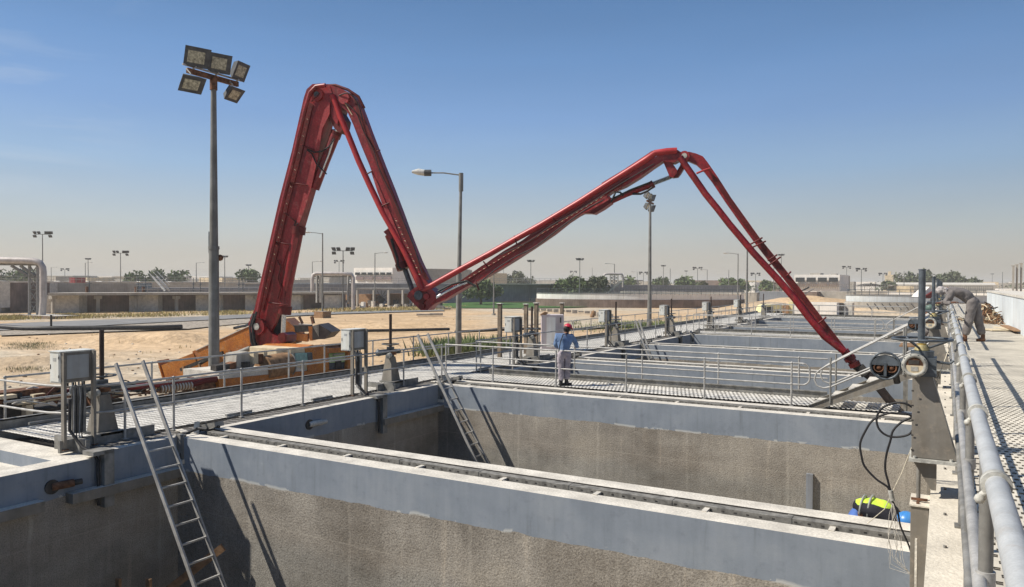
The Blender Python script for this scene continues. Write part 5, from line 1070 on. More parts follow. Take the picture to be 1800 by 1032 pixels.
def base_at(px, D): v = und(px, hor(px), D); return Vector((v.x, v.y, GZ))
# ---- masts
def flood_lamp(s, c, nrm, w_, h_, big=True):
    nrm = nrm.normalized(); sx = nrm.cross(Vector((0,0,1))).normalized(); up = sx.cross(nrm).normalized()
    b = c-nrm*w_*0.35
    A = [c+sx*i*w_/2+up*j*h_/2 for i, j in ((-1,-1),(1,-1),(1,1),(-1,1))]; B = [b+sx*i*w_/3+up*j*h_/3 for i, j in ((-1,-1),(1,-1),(1,1),(-1,1))]
    s.add(A+B, [(0,3,2,1) if not big else (0,1,2,3), (7,6,5,4), (0,4,5,1), (1,5,6,2), (2,6,7,3), (3,7,4,0)], M_LAMPH)
    if big:
        f_ = nrm*0.012; o_ = sx*w_*0.05-up*h_*0.0
        L_ = [c+f_+o_+sx*i*w_*0.33+up*j*h_*0.30 for i, j in ((-1,-1),(1,-1),(1,1),(-1,1))]; s.add(L_, [(0,1,2,3)], M_LENS)
def mast(px, ytop, D, label, kind, r0=0.14, r1=0.07, azoff=0.0, group='light masts across the plant', ybase=None):
    b = base_at(px, D); zt_ = zat(px, ytop, D)
    e = empty('floodlight_mast' if kind[0] == 'f' else 'street_lamp', b, label, 'floodlight mast' if kind[0] == 'f' else 'street lamp', group)
    s = MB(); s.cyl(b, (b.x, b.y, zt_), r0, M_POLE, r1, 10); s.cyl(b, b+Vector((0,0,0.25)), r0*2.4, M_CONC, n=12); s.build('pole', e)
    T = Vector((b.x, b.y, zt_))
    if kind == 'f5':       # bar with lamps above and below, side-on
        dirv = Vector((cos(azoff), sin(azoff), 0)); s = MB(); s.beam(T-dirv*1.3, T+dirv*1.3, 0.12, 0.12, M_RUST); s.build('cross_bar', e)
        nr = Vector((dirv.y, -dirv.x, -0.5))
        for t_, zz in ((-1.1, 0.42), (0, 0.42), (1.1, 0.42), (-1.0, -0.42), (1.0, -0.42)):
            s = MB(); flood_lamp(s, T+dirv*t_+Vector((0,0,zz)), nr if t_ < 0.5 else nr+dirv*0.9, 0.72, 0.55, D < 80); s.build('lamp', e)
    elif kind == 'fr':     # ring of lamps
        s = MB(); s.torus(T, 0.7, 0.05, M_POLE, n=12, k=4); s.build('ring', e)
        for q in range(5):
            a_ = q*1.2566+azoff; d_ = Vector((cos(a_), sin(a_), -0.55)); s = MB(); flood_lamp(s, T+Vector((cos(a_), sin(a_), 0))*0.85+Vector((0,0,0.15)), d_, 0.7, 0.55, D < 80); s.build('lamp', e)
    elif kind == 'fw':     # wide row
        s = MB(); s.beam(T-RH*1.6, T+RH*1.6, 0.1, 0.1, M_POLE); s.build('cross_bar', e)
        for q in (-1.6, -0.8, 0.8, 1.6):
            s = MB(); flood_lamp(s, T+RH*q+Vector((0,0,0.3)), -FH+RH*(0.5 if q > 0 else -0.5)+Vector((0,0,-0.7)), 0.75, 0.6, False); s.build('lamp', e)
            if abs(q) > 1: s = MB(); flood_lamp(s, T+RH*q*0.95+Vector((0,0,-0.4)), -FH+Vector((0,0,-0.7)), 0.7, 0.55, False); s.build('lamp', e)
    elif kind in ('sl', 'sr', 'sd'):
        for sg in ((-1,) if kind == 'sl' else (1,) if kind == 'sr' else (-1, 1)):
            d_ = RH*sg; s = MB(); s.tube([T-Vector((0,0,0.1)), T+d_*1.0+Vector((0,0,0.05)), T+d_*1.75+Vector((0,0,0.1))], 0.04, M_POLE, 8); s.build('arm', e)
            s = MB(); s.ball(T+d_*2.15+Vector((0,0,0.1)), 0.42, M_LAMPL, 10, (1, 1, 0.28)) if abs(d_.x) > 2 else s.tube([T+d_*1.6+Vector((0,0,0.1)), T+d_*1.85+Vector((0,0,0.12)), T+d_*2.3+Vector((0,0,0.14)), T+d_*2.6+Vector((0,0,0.13))], 0.12, M_LAMPL, 10, rs=[0.06, 0.12, 0.15, 0.05]); s.build('lamp', e)
    return e
# the big near mast: built from its own measurements
D = 25.0; b = base_at(376.0, D); zt_ = zat(377, 138, D)
e = empty('floodlight_mast', b, 'tallest floodlight mast with five big square lamps, rising past the left walkway', 'floodlight mast', 'light masts across the plant')
s = MB(); s.cyl(b, (b.x, b.y, 4.1), 0.185, M_POLE, 0.155, 16, False); s.cyl((b.x, b.y, 4.1), (b.x, b.y, zt_-0.15), 0.135, M_POLE, 0.085, 16); s.cyl((b.x, b.y, 4.02), (b.x, b.y, 4.12), 0.175, M_POLE, n=16); s.build('pole', e)
s = MB(); s.ball((b.x+0.10, b.y+0.16, 3.75), 0.11, M_RUST, 8); s.box((b.x-0.19, b.y-0.06, 3.9), (b.x-0.13, b.y+0.06, 4.6), M_IRON); s.build('junction_box', e)
T = Vector((b.x, b.y, zt_)); yd = Vector((0, 1, 0))
s = MB(); s.beam(T-yd*1.0, T+yd*0.98, 0.10, 0.16, M_RUST); s.beam(T-yd*1.2+Vector((0.05,0,0.14)), T+yd*1.1+Vector((0.05,0,0.14)), 0.05, 0.05, M_GALV); s.cyl(T-Vector((0,0,0.4)), T, 0.12, M_RUST, n=12); s.build('cross_bar', e)
for (px, py, w_, h_, nr) in ((347, 101, 0.80, 0.62, (1, -0.35, -0.45)), (387, 112, 0.72, 0.62, (1, -0.35, -0.45)), (424, 126, 0.66, 0.60, (0.95, 0.22, -0.45)), (338, 149, 0.76, 0.56, (1, -0.2, -0.85)), (413, 167, 0.66, 0.52, (0.92, 0.2, -0.8))):
    c = unx(px, py, b.x+0.28); s = MB(); flood_lamp(s, c, Vector(nr), w_, h_, True)
    n_ = Vector(nr).normalized(); s.tube([c-n_*0.1+Vector((0,0,-h_/2 if py < 140 else h_/2)), Vector((b.x, c.y, zt_+0.05))], 0.025, M_GALV, 6); s.build('lamp', e)
# near street lamp between the boom sections
D = 40.0; b = base_at(806, D); zt_ = zat(810, 306, D)
e = empty('street_lamp', b, 'street lamp with one arm to the left, standing between the boom sections', 'street lamp', 'light masts across the plant')
s = MB(); tp = und(810.5, 306, D); s.cyl(b, (b.x+0.03, b.y, 3.4), 0.17, M_POLE, 0.14, 12, False); s.cyl((b.x+0.03, b.y, 3.4), tp, 0.115, M_POLE, 0.07, 12); s.cyl((tp.x, tp.y, tp.z-0.9), tp+Vector((0,0,0.05)), 0.12, M_POLE, n=12); s.build('pole', e)
s = MB(); s.tube([und(810,308,D), und(780,304,D), und(757,304,D)], 0.035, M_GALVD, 8); s.build('arm', e)
s = MB(); s.tube([und(757,304,D), und(748,304,D), und(735,302,D), und(724,302,D)], 0.1, M_LAMPL, 12, rs=[0.10, 0.16, 0.17, 0.06]); s.tube([und(758,304,D), und(746,304,D)], 0.17, M_LAMPH, 10); s.build('lamp', e)
D = 60.0; e = mast(1142, 356, D, 'floodlight mast with a cluster of lamps under the raised boom knee', 'f5', 0.2, 0.09, pi/2+0.15)
masts = [
 (75, 412, 150, 'floodlight mast rising behind the big clad pipe at the left edge', 'fw'), (212, 445, 180, 'floodlight mast over the low grey basin at left', 'fw'),
 (155, 456, 260, 'thin mast with two small lamps above the parked cars, taller of two', 'fr'), (150, 462, 270, 'thin mast with two small lamps above the parked cars, shorter of two', 'sr'),
 (567, 410, 104, 'street lamp with left arm and square concrete foot right of the red turret', 'sl'), (549, 460, 190, 'short street lamp with arm to the right, behind the clad pipe bridge', 'sr'),
 (603, 441, 128, 'floodlight mast standing in front of the clad pipe bridge', 'fw'), (596, 460, 280, 'faint floodlight mast behind the clad pipe bridge', 'fw'),
 (659, 445, 150, 'street lamp in front of the long white building', 'sr'), (868, 478, 115, 'bare pole on the green lawn', 'sn'),
 (933, 460, 190, 'floodlight mast in front of the blue grey wall', 'fr'), (1019, 457, 180, 'floodlight mast in front of the broad green trees', 'fr'),
 (1080, 464, 200, 'street lamp by the white pipe portal', 'sl'), (1131, 480, 330, 'small floodlight mast just left of the cluster mast', 'fw'),
 (1166, 468, 300, 'floodlight mast just right of the cluster mast', 'fr'), (1178, 472, 300, 'slim pole right of the cluster mast', 'sn'),
 (1206, 477, 420, 'tiny far mast above the middle trees', 'fr'), (1243, 474, 260, 'street lamp with arm to the left right of the middle trees', 'sl'), (1226, 472, 300, 'far mast with spread lamps left of the street lamp', 'fw'),
 (1297, 446, 130, 'street lamp with short arm left of the sloping boom', 'sl'), (1313, 430, 78, 'tall bare pole touching the sloping boom', 'sn'), (1281, 475, 260, 'slim pole left of the short-arm street lamp', 'sn'),
 (1328, 482, 300, 'small mast with two lamps under the boom', 'fw'), (1360, 470, 220, 'dark pole behind the boom, beside the yellow truck cab', 'sn'), (1373, 449, 230, 'green lamp mast half hidden by the boom', 'fr'),
 (1488, 470, 330, 'mast with a row of dark lamps over the office building', 'fw'), (1514, 474, 260, 'floodlight mast right of the office building', 'fw'), (1552, 482, 330, 'double lamp mast in front of the silo', 'fw'),
 (1589, 477, 260, 'slim pole in front of the tree group', 'sn'), (1762, 478, 300, 'slim pole near the concrete columns', 'sn'), (1744, 482, 500, 'distant control tower pole', 'fr'),
 (345, 462, 230, 'low street lamp above the railings at left', 'sr'), (395, 452, 220, 'mast right beside the tallest mast', 'fr'), (437, 467, 260, 'mast above the small round tree', 'fr'),
 (672, 470, 330, 'short aerial mast on the white building', 'sn'), (90, 470, 300, 'small mast right of the clad pipe', 'sr'), (114, 474, 330, 'mast with grid of lamps above the parked cars', 'fw'), (885, 470, 330, 'faint mast left of the rounded dusty tree', 'fr'),
 (1120, 478, 330, 'faint mast left of the cluster mast', 'sl'), (1008, 478, 420, 'faint mast above the broad green trees', 'fw'), (1041, 470, 420, 'faint slim pole above the broad green trees', 'sn')]
for (px, yt, D, lab, k) in masts:
    s_ = 1.0 if D < 200 else 1.25
    mast(px, yt, D, lab, k, 0.13*s_, 0.075*s_, group='light masts across the plant')
s = MB(); b = base_at(567, 104); s.box((b.x-0.8, b.y-0.8, GZ), (b.x+0.8, b.y+0.8, GZ+0.9), M_WOOD, M_CONC); tag(s.build('lamp_footing'), 'square brown footing under the street lamp right of the turret', 'footing')
# ---- clad pipe bridge at the left edge
def pipe_bridge(name, label, pts, R, legs, D, yb, plinth=None):
    e = empty(name, base_at(pts[0][0], D), label, 'pipe bridge', 'clad pipe bridges')
    s = MB(); P = [und(x, y, D) for x, y in pts]; s.tube(P, R, M_INSUL, 14); s.build('clad_pipe', e)
    for i, (x0, x1, yt) in enumerate(legs):
        for x in (x0, x1):
            s = MB(); a = und(x, yb, D+0.6); t = und(x, yt, D+0.6); s.beam(a, t, 0.28, 0.28, M_GALV); s.build('leg', e)
        s = MB()
        for q in range(4):
            ya = yb+(yt-yb)*q/4; yc = yb+(yt-yb)*(q+1)/4; s.beam(und(x0, ya, D+0.6), und(x1, yc, D+0.6), 0.1, 0.1, M_GALVD); s.beam(und(x1, ya, D+0.6), und(x0, yc, D+0.6), 0.1, 0.1, M_GALVD); s.beam(und(x0, yc, D+0.6), und(x1, yc, D+0.6), 0.14, 0.14, M_GALVD)
        s.build('bracing', e)
    return e
e = pipe_bridge('pipe_bridge', 'big clad pipe on a steel trestle at the left edge, bending down to a plinth', [(-60,456),(-20,457),(40,458),(60,459),(70,462),(75,470),(76,480),(76,530),(74,556)], 0.42, [(52, 66, 466)], 100, 553)
s = MB(); s.beam(und(-60, 464, 100.6), und(70, 465, 100.6), 0.35, 0.3, M_GALVD); s.beam(und(20, 467, 100.6), und(52, 486, 100.6), 0.3, 0.3, M_GALVD); s.beam(und(36, 467, 100.6), und(62, 486, 100.6), 0.3, 0.3, M_GALVD); s.build('top_beam', e)
s = MB(); block(s, 28, 92, 553, 560, 101, 3.5, M_CONCD, zb=GZ, top=M_CAP); s.build('plinth', e)
e = pipe_bridge('pipe_bridge', 'second clad pipe bridge in front of the long white building', [(549,512),(549,490),(551,483),(556,481),(600,481),(618,482),(621,488),(621,545)], 0.30, [(557, 563, 483), (612, 619, 483)], 128, 532)
s = MB(); s.beam(und(549, 486, 129), und(620, 486, 129), 0.3, 0.3, M_GALVD); s.beam(und(600, 500, 129), und(620, 500, 129), 0.2, 0.2, M_GALVD); s.build('top_beam', e)
e = pipe_bridge('pipe_bridge', 'white pipe portal above the blue grey wall, right of the broad trees', [(1061,510),(1061,487),(1063,482.5),(1067,481.5),(1088,481.5),(1093,482),(1095,486),(1095,505)], 0.25, [(1073, 1086, 483)], 190, 505)
# ---- grey basin with cantilevered walkway slab on columns, left
e = empty('grey_basin', base_at(300, 120), 'long low grey concrete basin with brackets and a railed slab, far left', 'concrete basin')
def SB(x): return 114+(x-80)/520*22      # its distance along the slab
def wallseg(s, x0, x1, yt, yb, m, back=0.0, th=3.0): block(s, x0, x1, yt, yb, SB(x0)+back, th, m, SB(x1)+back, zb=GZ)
s = MB(); wallseg(s, 76, 595, 519, 553, M_CONCD, 2.6, 6.0);  # recess wall coloured darker in place of the slab's shadow
for (x0, x1) in ((76, 139), (227, 278), (344, 387), (431, 462), (505, 528), (570, 595)): wallseg(s, x0, x1, 519, 553, M_CAP, 0.5, 2.4)  # projecting panels coloured paler to look sunlit
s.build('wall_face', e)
for x in (93, 172, 243, 310, 373, 452): 
    s = MB(); a = base_at(x, SB(x)-0.4); z1 = zat(x, 520, SB(x)); s.box((a.x-0.2, a.y-0.2, GZ), (a.x+0.2, a.y+0.2, z1), M_CONC); s.box((a.x-0.45, a.y-0.4, z1-0.5), (a.x+0.45, a.y+0.4, z1), M_CONC); s.build('column', e)
s = MB(); s.prism([und(227,520,SB(240)-0.3), und(245,520,SB(240)-0.3), und(244,550,SB(240)-0.3), und(240,548,SB(240)-0.3)], FH*0.5, M_CONC); s.build('gusset', e)
s = MB(); block(s, 84, 612, 515.0, 519.5, 113.0, 4.5, M_CONC, 137.0, M_CAP); s.build('slab', e)
s = MB(); block(s, 0, 18, 497, 541, 116, 14, M_CAP, 117); block(s, 18, 58, 497, 545, 117, 10, M_CONCD, 130, zb=GZ); block(s, 83, 240, 497.5, 516, 128, 6, M_CONC, 139, zb=GZ); block(s, -80, 0, 497, 541, 112, 14, M_CONC, 116, zb=GZ); block(s, 240, 470, 506, 516, 139, 6, M_CONCB, 150, zb=GZ); s.build('upper_wall', e)
def far_rail(label, x0, x1, y0, y1, D0, D1, h=1.1, n=20, r=0.035, m=M_GALV):
    e_ = empty('railing', und(x0, y0, D0), label, 'railing', 'distant railings')
    A = und(x0, y0, D0); B = und(x1, y1, D1)
    for k in range(n+1):
        p = A+(B-A)*(k/n); s = MB(); s.cyl(p, p+Vector((0,0,h)), r, m, n=5); s.build('post', e_)
    for q in (1.0, 0.5):
        s = MB(); s.tube([A+Vector((0,0,h*q)), B+Vector((0,0,h*q))], r, m, 5); s.build('top_rail' if q == 1.0 else 'lower_rail', e_)
far_rail('railing on the slab of the long grey basin', 240, 610, 515, 517.5, 119, 136, 1.15, 22)
far_rail('railing on the raised back wall of the grey basin', 240, 600, 497, 499.5, 139, 160, 1.1, 30)
far_rail('railing above the parked cars at far left', 0, 240, 495, 497, 150, 160, 1.1, 24, 0.03)
e = empty('steel_stairs', und(283, 514, 122), 'small white steel stairs on the grey basin slab', 'stairs')
s = MB(); s.beam(und(268,486,124), und(290,511,124), 0.1, 0.3, M_WHITE); s.beam(und(276,486,126), und(298,511,126), 0.1, 0.3, M_WHITE)
for q in range(8): s.beam(und(269+2.8*q, 488+3*q, 124), und(277+2.8*q, 488+3*q, 126), 0.3, 0.05, M_WHITE)
s.beam(und(262,480,124), und(268,486,124), 0.1, 0.1, M_WHITE); s.beam(und(268,477,124), und(292,501,124), 0.07, 0.07, M_WHITE); s.beam(und(276,477,126), und(298,501,126), 0.07, 0.07, M_WHITE); s.build('flight', e)
# small valves on the far slab
for i, px in enumerate((157, 243, 256, 340, 352, 420, 427)):
    D = 118 if px < 200 else 122+(px-240)*0.05; b = und(px, 515, D); s = MB(); s.cyl(b, b+Vector((0,0,1.5)), 0.09, M_IRON, n=6); s.cyl(b+Vector((0,0,1.4)), b+Vector((0,0,2.5)), 0.05, M_IRON, n=6); s.torus(b+Vector((0,0,1.5)), 0.35, 0.05, M_IRON, n=10, k=4)
    if i < 3: s.box((b.x-0.5, b.y-0.3, b.z), (b.x-0.3, b.y+0.3, b.z+1.0), M_RUST)
    tag(s.build('valve_stand'), '%s tiny valve stand from the left on the far grey basin' % ORD[i], 'valve', 'tiny valve stands on the far basin')
# ---- buildings
def windows(e, x0, x1, yt, yb, D0, n, frac, m=M_GLASSD, D1=None, nm='window'):
    if D1 is None: D1 = D0*ray(x0, 500).y/ray(x1, 500).y; ax = True
    else: ax = False
    for k in range(n):
        xa = x0+(x1-x0)*(k+(1-frac)/2)/n; xb = xa+(x1-x0)*frac/n; Da = D0+(D1-D0)*(xa-x0)/(x1-x0)-0.12; Db = D0+(D1-D0)*(xb-x0)/(x1-x0)-0.12
        if ax: Da = D0*ray(x0, 500).y/ray(xa, 500).y-0.8; Db = D0*ray(x0, 500).y/ray(xb, 500).y-0.8
        s = MB(); block(s, xa, xb, yt, yb, Da, 0.3, m, Db); s.build(nm, e)
D = 230; e = empty('office_building', base_at(660, D), 'long white two-storey building with a band of dark windows, left half', 'building')
s = MB(); block(s, 622, 690, 471, 505, D, 14, M_WHITE, zb=GZ); s.build('wall_face', e); windows(e, 623, 689, 479, 483.5, D, 6, 0.8); windows(e, 624, 689, 486, 492, D, 4, 0.86, mat('maroon_louvre', (0.22, 0.17, 0.17), 0.7, 0, 1, 0.1)); 
D = 236; e = empty('office_building', base_at(760, D), 'grey continuation of the long building behind the boom joint', 'building')
s = MB(); block(s, 690.5, 826, 471, 505, D, 14, M_CONC, 262, zb=GZ); s.build('wall_face', e); windows(e, 691, 824, 479, 483.5, D, 13, 0.8, D1=262); windows(e, 691, 824, 486, 492, D, 6, 0.9, M_CONCD, D1=262)
s = MB(); block(s, 828, 860, 480, 500, 262, 12, M_CREAM, zb=GZ); tag(s.build('shed'), 'low cream shed right of the long building', 'building')
D = 250; e = empty('office_building', base_at(1445, D), 'white two-storey office building with four dark windows, right of the boom', 'building')
s = MB(); block(s, 1396, 1476, 483, 512, D, 26, M_WHITE, zb=GZ); block(s, 1424, 1442, 480, 483, D+6, 8, M_CONC); block(s, 1460, 1470, 481, 483, D+6, 5, M_CONC); s.build('wall_face', e)
windows(e, 1397, 1475, 488, 495.5, D, 4, 0.8); windows(e, 1397, 1475, 498, 504, D, 4, 0.9, M_CONCD)
s = MB(); block(s, 1476, 1494, 484, 508, D+1, 24, M_CONC, D+18, zb=GZ); s.build('side_wing', e); windows(e, 1477, 1493, 486, 504, D+0.8, 5, 0.3, M_CABF, D+17)
e = empty('silo_building', base_at(1563, 420), 'pale silo tower with a small round top behind the trees', 'building'); s = MB(); block(s, 1555, 1570, 483, 500, 420, 8, M_CREAM, zb=GZ); block(s, 1561, 1566, 477, 483, 420, 3, M_CREAM); s.build('wall_face', e)
e = empty('long_shed', base_at(1650, 300), 'long low pale roofed shed under the right-hand trees', 'building')
s = MB(); block(s, 1558, 1754, 500, 510, 300, 12, M_CONC, zb=GZ); s.build('wall_face', e)
s = MB(); s.prism([und(1554,502,298), und(1752,503,298), und(1748,497,306), und(1566,496.5,306)], Vector((0,0,-0.15)), M_CAP); s.build('roof', e)
e = empty('concrete_columns', base_at(1790, 140), 'unfinished row of tall grey columns at the right edge', 'columns')
for x in (1781, 1787.5, 1795):
    s = MB(); yy = 468-(x-1781)*0.3; block(s, x-1.9, x+1.9, yy, 512, 140, 0.5, M_CONC, zb=GZ); block(s, x-3.5, x+3, yy-1.5, yy, 140, 0.7, M_CONC); s.build('column', e)
s = MB(); block(s, 1754, 1830, 508, 516, 150, 10, M_WHITE, zb=GZ); tag(s.build('low_wall'), 'white low wall at the foot of the tall columns', 'wall')
rnd = random.Random(5)
s = MB()
for k in range(46):
    x = rnd.uniform(-40, 560); w_ = rnd.uniform(14, 60); D = rnd.uniform(330, 520); yt = hor(x)-rnd.uniform(2.0, 7.5); block(s, x, x+w_, yt, hor(x)+3, D, 12, rnd.choice([M_WHITE, M_CONC, M_CREAM, M_CONC]), zb=GZ)
for k in range(60):
    x = rnd.uniform(830, 1830); w_ = rnd.uniform(10, 60); D = rnd.uniform(380, 560); yt = hor(x)-rnd.uniform(0.8, 4.5); block(s, x, x+w_, yt, hor(x)+3, D, 12, rnd.choice([M_WHITE, M_CONC, M_CONCD, M_CREAM, M_CONC]), zb=GZ)
tag(s.build('distant_town'), 'hazy line of low distant buildings along the horizon', 'buildings', kind='stuff')
s = MB()
for k in range(160):
    x = rnd.uniform(-60, 1860); D = rnd.uniform(340, 620); c = und(x, hor(x), D); r = rnd.uniform(1.5, 4.2)
    for q in range(36):
        d_ = Vector((rnd.gauss(0, 1), rnd.gauss(0, 1), rnd.gauss(0, 0.6))); p = c+d_*r*0.6; p.z = GZ+2.0+abs(d_.z)*r*0.8; u_ = Vector((rnd.uniform(-1,1), rnd.uniform(-1,1), rnd.uniform(-1,1)))*0.9; v_ = Vector((rnd.uniform(-1,1), rnd.uniform(-1,1), rnd.uniform(-1,1)))*0.9
        s.add([p, p+u_, p+u_+v_, p+v_], [(0,1,2,3)], M_LEAFG)
tag(s.build('distant_trees'), 'far-off line of scrubby trees on the horizon', 'trees', kind='stuff')
# parked cars far left behind the basin
def car():
    e = empty('parked_car', (0,0,0)); s = MB()
    s.prism([(-2.2,-0.9,0.35),(2.2,-0.9,0.35),(2.25,-0.9,0.8),(1.3,-0.9,0.95),(0.7,-0.9,1.45),(-1.2,-0.9,1.5),(-1.9,-0.9,1.0),(-2.25,-0.9,0.9)], (0,1.8,0), M_WHITE); s.build('body', e, bevel=0.05)
    s = MB(); s.prism([(1.15,-0.915,0.97),(0.65,-0.915,1.38),(-1.15,-0.915,1.42),(-1.7,-0.915,1.0)], (0,1.83,0), M_GLASSD); s.build('window', e)
    for x in (-1.4, 1.4): s = MB(); s.cyl((x,-0.92,0.33), (x,0.92,0.33), 0.33, M_BLACK, n=14); s.build('wheel', e)
    return e
car0 = car(); spots = [4, 22, 88, 105, 124, 142, 160, 178, 200, 222, 250, 300, 330]
for k, px in enumerate(spots):
    c = car0 if k == 0 else copy_tree(car0); D = 225+(k % 3)*9; b = base_at(px, D); c.location = (b.x, b.y, zat(px, hor(px)+1.8, D)-1.5); c.rotation_euler = (0, 0, YAW+(k % 4)*0.5)
    tag(c, '%s white car from the left in the far row behind the grey basin' % (ORD+['eleventh', 'twelfth', 'thirteenth'])[k], 'car', 'white cars parked far behind the basin')
s = MB(); block(s, -60, 420, hor(150)+1.9, hor(150)+6, 205, 40, M_CONC, 225, zb=GZ); tag(s.build('parking_terrace'), 'raised concrete terrace carrying the far white cars', 'terrace')
e = empty('red_kiosk', base_at(126, 215), 'small red hut beside the far white cars', 'hut'); s = MB(); block(s, 122, 131, 488, 497, 203, 3, M_RED, zb=0); s.build('wall_face', e)
# ---- blue grey wall across the middle with a pale coping
e = empty('blue_grey_wall', base_at(950, 180), 'long blue grey concrete wall across the middle distance', 'wall')
s = MB(); block(s, 640, 1096, 499, 525, 170, 3, M_CONCB, 205, zb=GZ); block(s, 430, 640, 499, 520, 165, 3, M_CONCB, 170, zb=GZ); s.build('wall_face', e)
s = MB(); block(s, 430, 1060, 497.2, 499, 164.5, 3.5, M_CAP, 196); s.build('coping', e)
s = MB(); block(s, 1096, 1300, 501, 520, 205, 3, M_CONCB, 215, zb=GZ); tag(s.build('blue_grey_wall'), 'lower stretch of blue grey wall right of the cluster mast', 'wall')
far_rail('railing on top of the long blue grey wall', 640, 1060, 497, 497, 170, 200, 1.0, 40, 0.035)
e = empty('steel_stairs', base_at(1075, 185), 'grey steel stairs climbing the blue grey wall by the portal', 'stairs')
s = MB(); s.beam(und(1062,516,184), und(1090,494,184), 0.2, 0.3, M_CONC); s.beam(und(1066,516,182), und(1094,494,182), 0.2, 0.3, M_GALV)
for q in range(10): s.beam(und(1064+2.9*q, 515-2.2*q, 184), und(1067+2.9*q, 515-2.2*q, 182), 0.3, 0.05, M_GALVD)
s.build('flight', e)
s = MB(); block(s, 600, 800, 510, 531, 176, 1, M_WHITE, 182, zb=GZ); tag(s.build('low_wall'), 'white low wall behind the thin slab canopy', 'wall')
# debris yard behind the basin: rusty tanks between columns
e = empty('canopy', base_at(690, 150), 'thin slab canopy on short columns in front of the white building', 'canopy')
s = MB(); block(s, 625, 735, 506.5, 510, 150, 5, M_CONC, 152, M_CAP); s.build('slab', e)
for x in (627, 656, 682, 707): s = MB(); block(s, x-1.2, x+1.2, 510, 534, 150, 0.4, M_CONC, zb=GZ); s.build('column', e)
for i, (x0, x1, yt) in enumerate(((628, 652, 517), (680, 704, 516), (600, 612, 518))):
    s = MB(); block(s, x0, x1, yt, 532, 156, 3, M_WOOD, zb=GZ); tag(s.build('scrap_skip'), ['rusty brown skip under the canopy, left', 'rusty brown skip under the canopy, right', 'rusty brown skip beside the trestle leg'][i], 'skip', 'rusty skips in the yard')
s = MB()
for k in range(60):
    x = rnd.uniform(600, 770); D = rnd.uniform(140, 158); b = base_at(x, D); q = rnd.uniform(0.2, 0.8); s.box((b.x, b.y, GZ), (b.x+q, b.y+q, GZ+q*rnd.uniform(0.5, 2)), rnd.choice([M_CAP, M_WHITE, M_DARK, M_CONC, M_WOOD]))
tag(s.build('rubble'), 'scattered rubble and scrap in front of the white building', 'rubble', kind='stuff')
s = MB(); s.cyl(und(672,523,154), und(666,530,154), 0.8, M_DARK, n=8)
for k in range(12): a_ = k*0.52; c = und(670, 524, 153.5); s.tube([c, c+RH*1.7*cos(a_)+Vector((0,0,1.7*sin(a_)))], 0.06, M_DARK, 5)
tag(s.build('scrap_reel'), 'dark spiky scrap reel between the two rusty skips', 'reel')
# ---- round clarifiers and channel walls in the middle distance
def basin(label, px0, px1, yt, yb, D, ywallm=M_WHITE, rim=M_CAP, lower=None, ylow=None):
    a = und(px0, yb, D); b = und(px1, yb, D); c = (a+b)/2+FH*((b-a).length/2*0.0); R_ = (b-a).length/2; c = c+FH*R_*0.45
    zt_ = zat((px0+px1)/2, yt, D); zb_ = GZ
    e = empty('round_basin', (c.x, c.y, GZ), label, 'round basin', 'round clarifier basins'); n = 64; s = MB()
    def ring(r, z): return [Vector((c.x, c.y, z))+RH*r*cos(2*pi*j/n)+FH*r*0.45*sin(2*pi*j/n) for j in range(n)]
    def band(r0, z0, r1, z1, m, nm):
        s = MB(); s.add(ring(r0, z0)+ring(r1, z1), [(j, (j+1) % n, n+(j+1) % n, n+j) for j in range(n)], m); s.build(nm, e)
    zl = zb_ if ylow is None else zat((px0+px1)/2, ylow, D)
    band(R_, zl, R_, zt_, ywallm, 'wall_face')
    if ylow is not None: band(R_+0.2, zb_, R_+0.2, zl+0.1, lower or M_CONCD, 'lower_wall'); 
    s = MB(); s.add(ring(R_+0.15, zt_)+ring(R_-0.6, zt_), [(j, (j+1) % n, n+(j+1) % n, n+j) for j in range(n)], rim); s.add(ring(R_-0.6, zt_)+ring(R_-0.6, zt_-1.5), [(j, (j+1) % n, n+(j+1) % n, n+j) for j in range(n)], M_CONC)
    s.add(ring(R_-0.6, zt_-1.0), [tuple(range(n))], M_CONCB); s.build('rim', e)
    for k in range(22):
        a_ = -pi+pi*k/21; p = Vector((c.x, c.y, zt_-0.0))+RH*(R_-0.1)*cos(a_)+FH*(R_-0.1)*0.45*sin(a_); s = MB(); s.cyl(p-Vector((0,0,1.0)), p+Vector((0,0,0.9)), 0.045, M_IRON, n=5); s.build('post', e)
    s = MB()
    for zz in (0.45, 0.9): s.tube([v for v in ring(R_-0.1, zt_+zz)], 0.022, M_IRON, 4, True)
    s.build('guard_rail', e); return e
basin('big pale round basin with brown stained foot in the middle distance', 946, 1332, 517, 540, 150, M_WHITE, lower=M_CONCD, ylow=528)
basin('white round basin with dark struts at right', 1516, 1790, 520, 550, 122, mat('pale_basin_paint', (0.58, 0.62, 0.64), 0.7, 0, 0.8, 0.06, streak=0.15), lower=M_CONC, ylow=533)
s = MB(); D = 112
for k in range(13): x = 1524+k*13; s.beam(und(x, 534, D), und(x+8, 544, D-2), 0.12, 0.12, M_DARK)
tag(s.build('strut_row'), 'row of slanting dark struts at the foot of the white round basin', 'struts')
s = MB(); block(s, 908, 970, 524, 530, 190, 1.2, M_CONC, 192, M_CAP, zb=GZ); tag(s.build('low_wall'), 'low grey wall end at the left of the big round basin', 'wall')
s = MB(); block(s, 878, 1000, 529.8, 533, 180, 0.5, M_CONCD, 180, M_CONCD, zb=GZ); tag(s.build('kerb_wall'), 'thin dark reddish kerb behind the lawn', 'kerb')
far_rail('railing in front of the big pale round basin', 1100, 1335, 518, 520, 140, 140, 1.0, 30, 0.03, M_IRON)
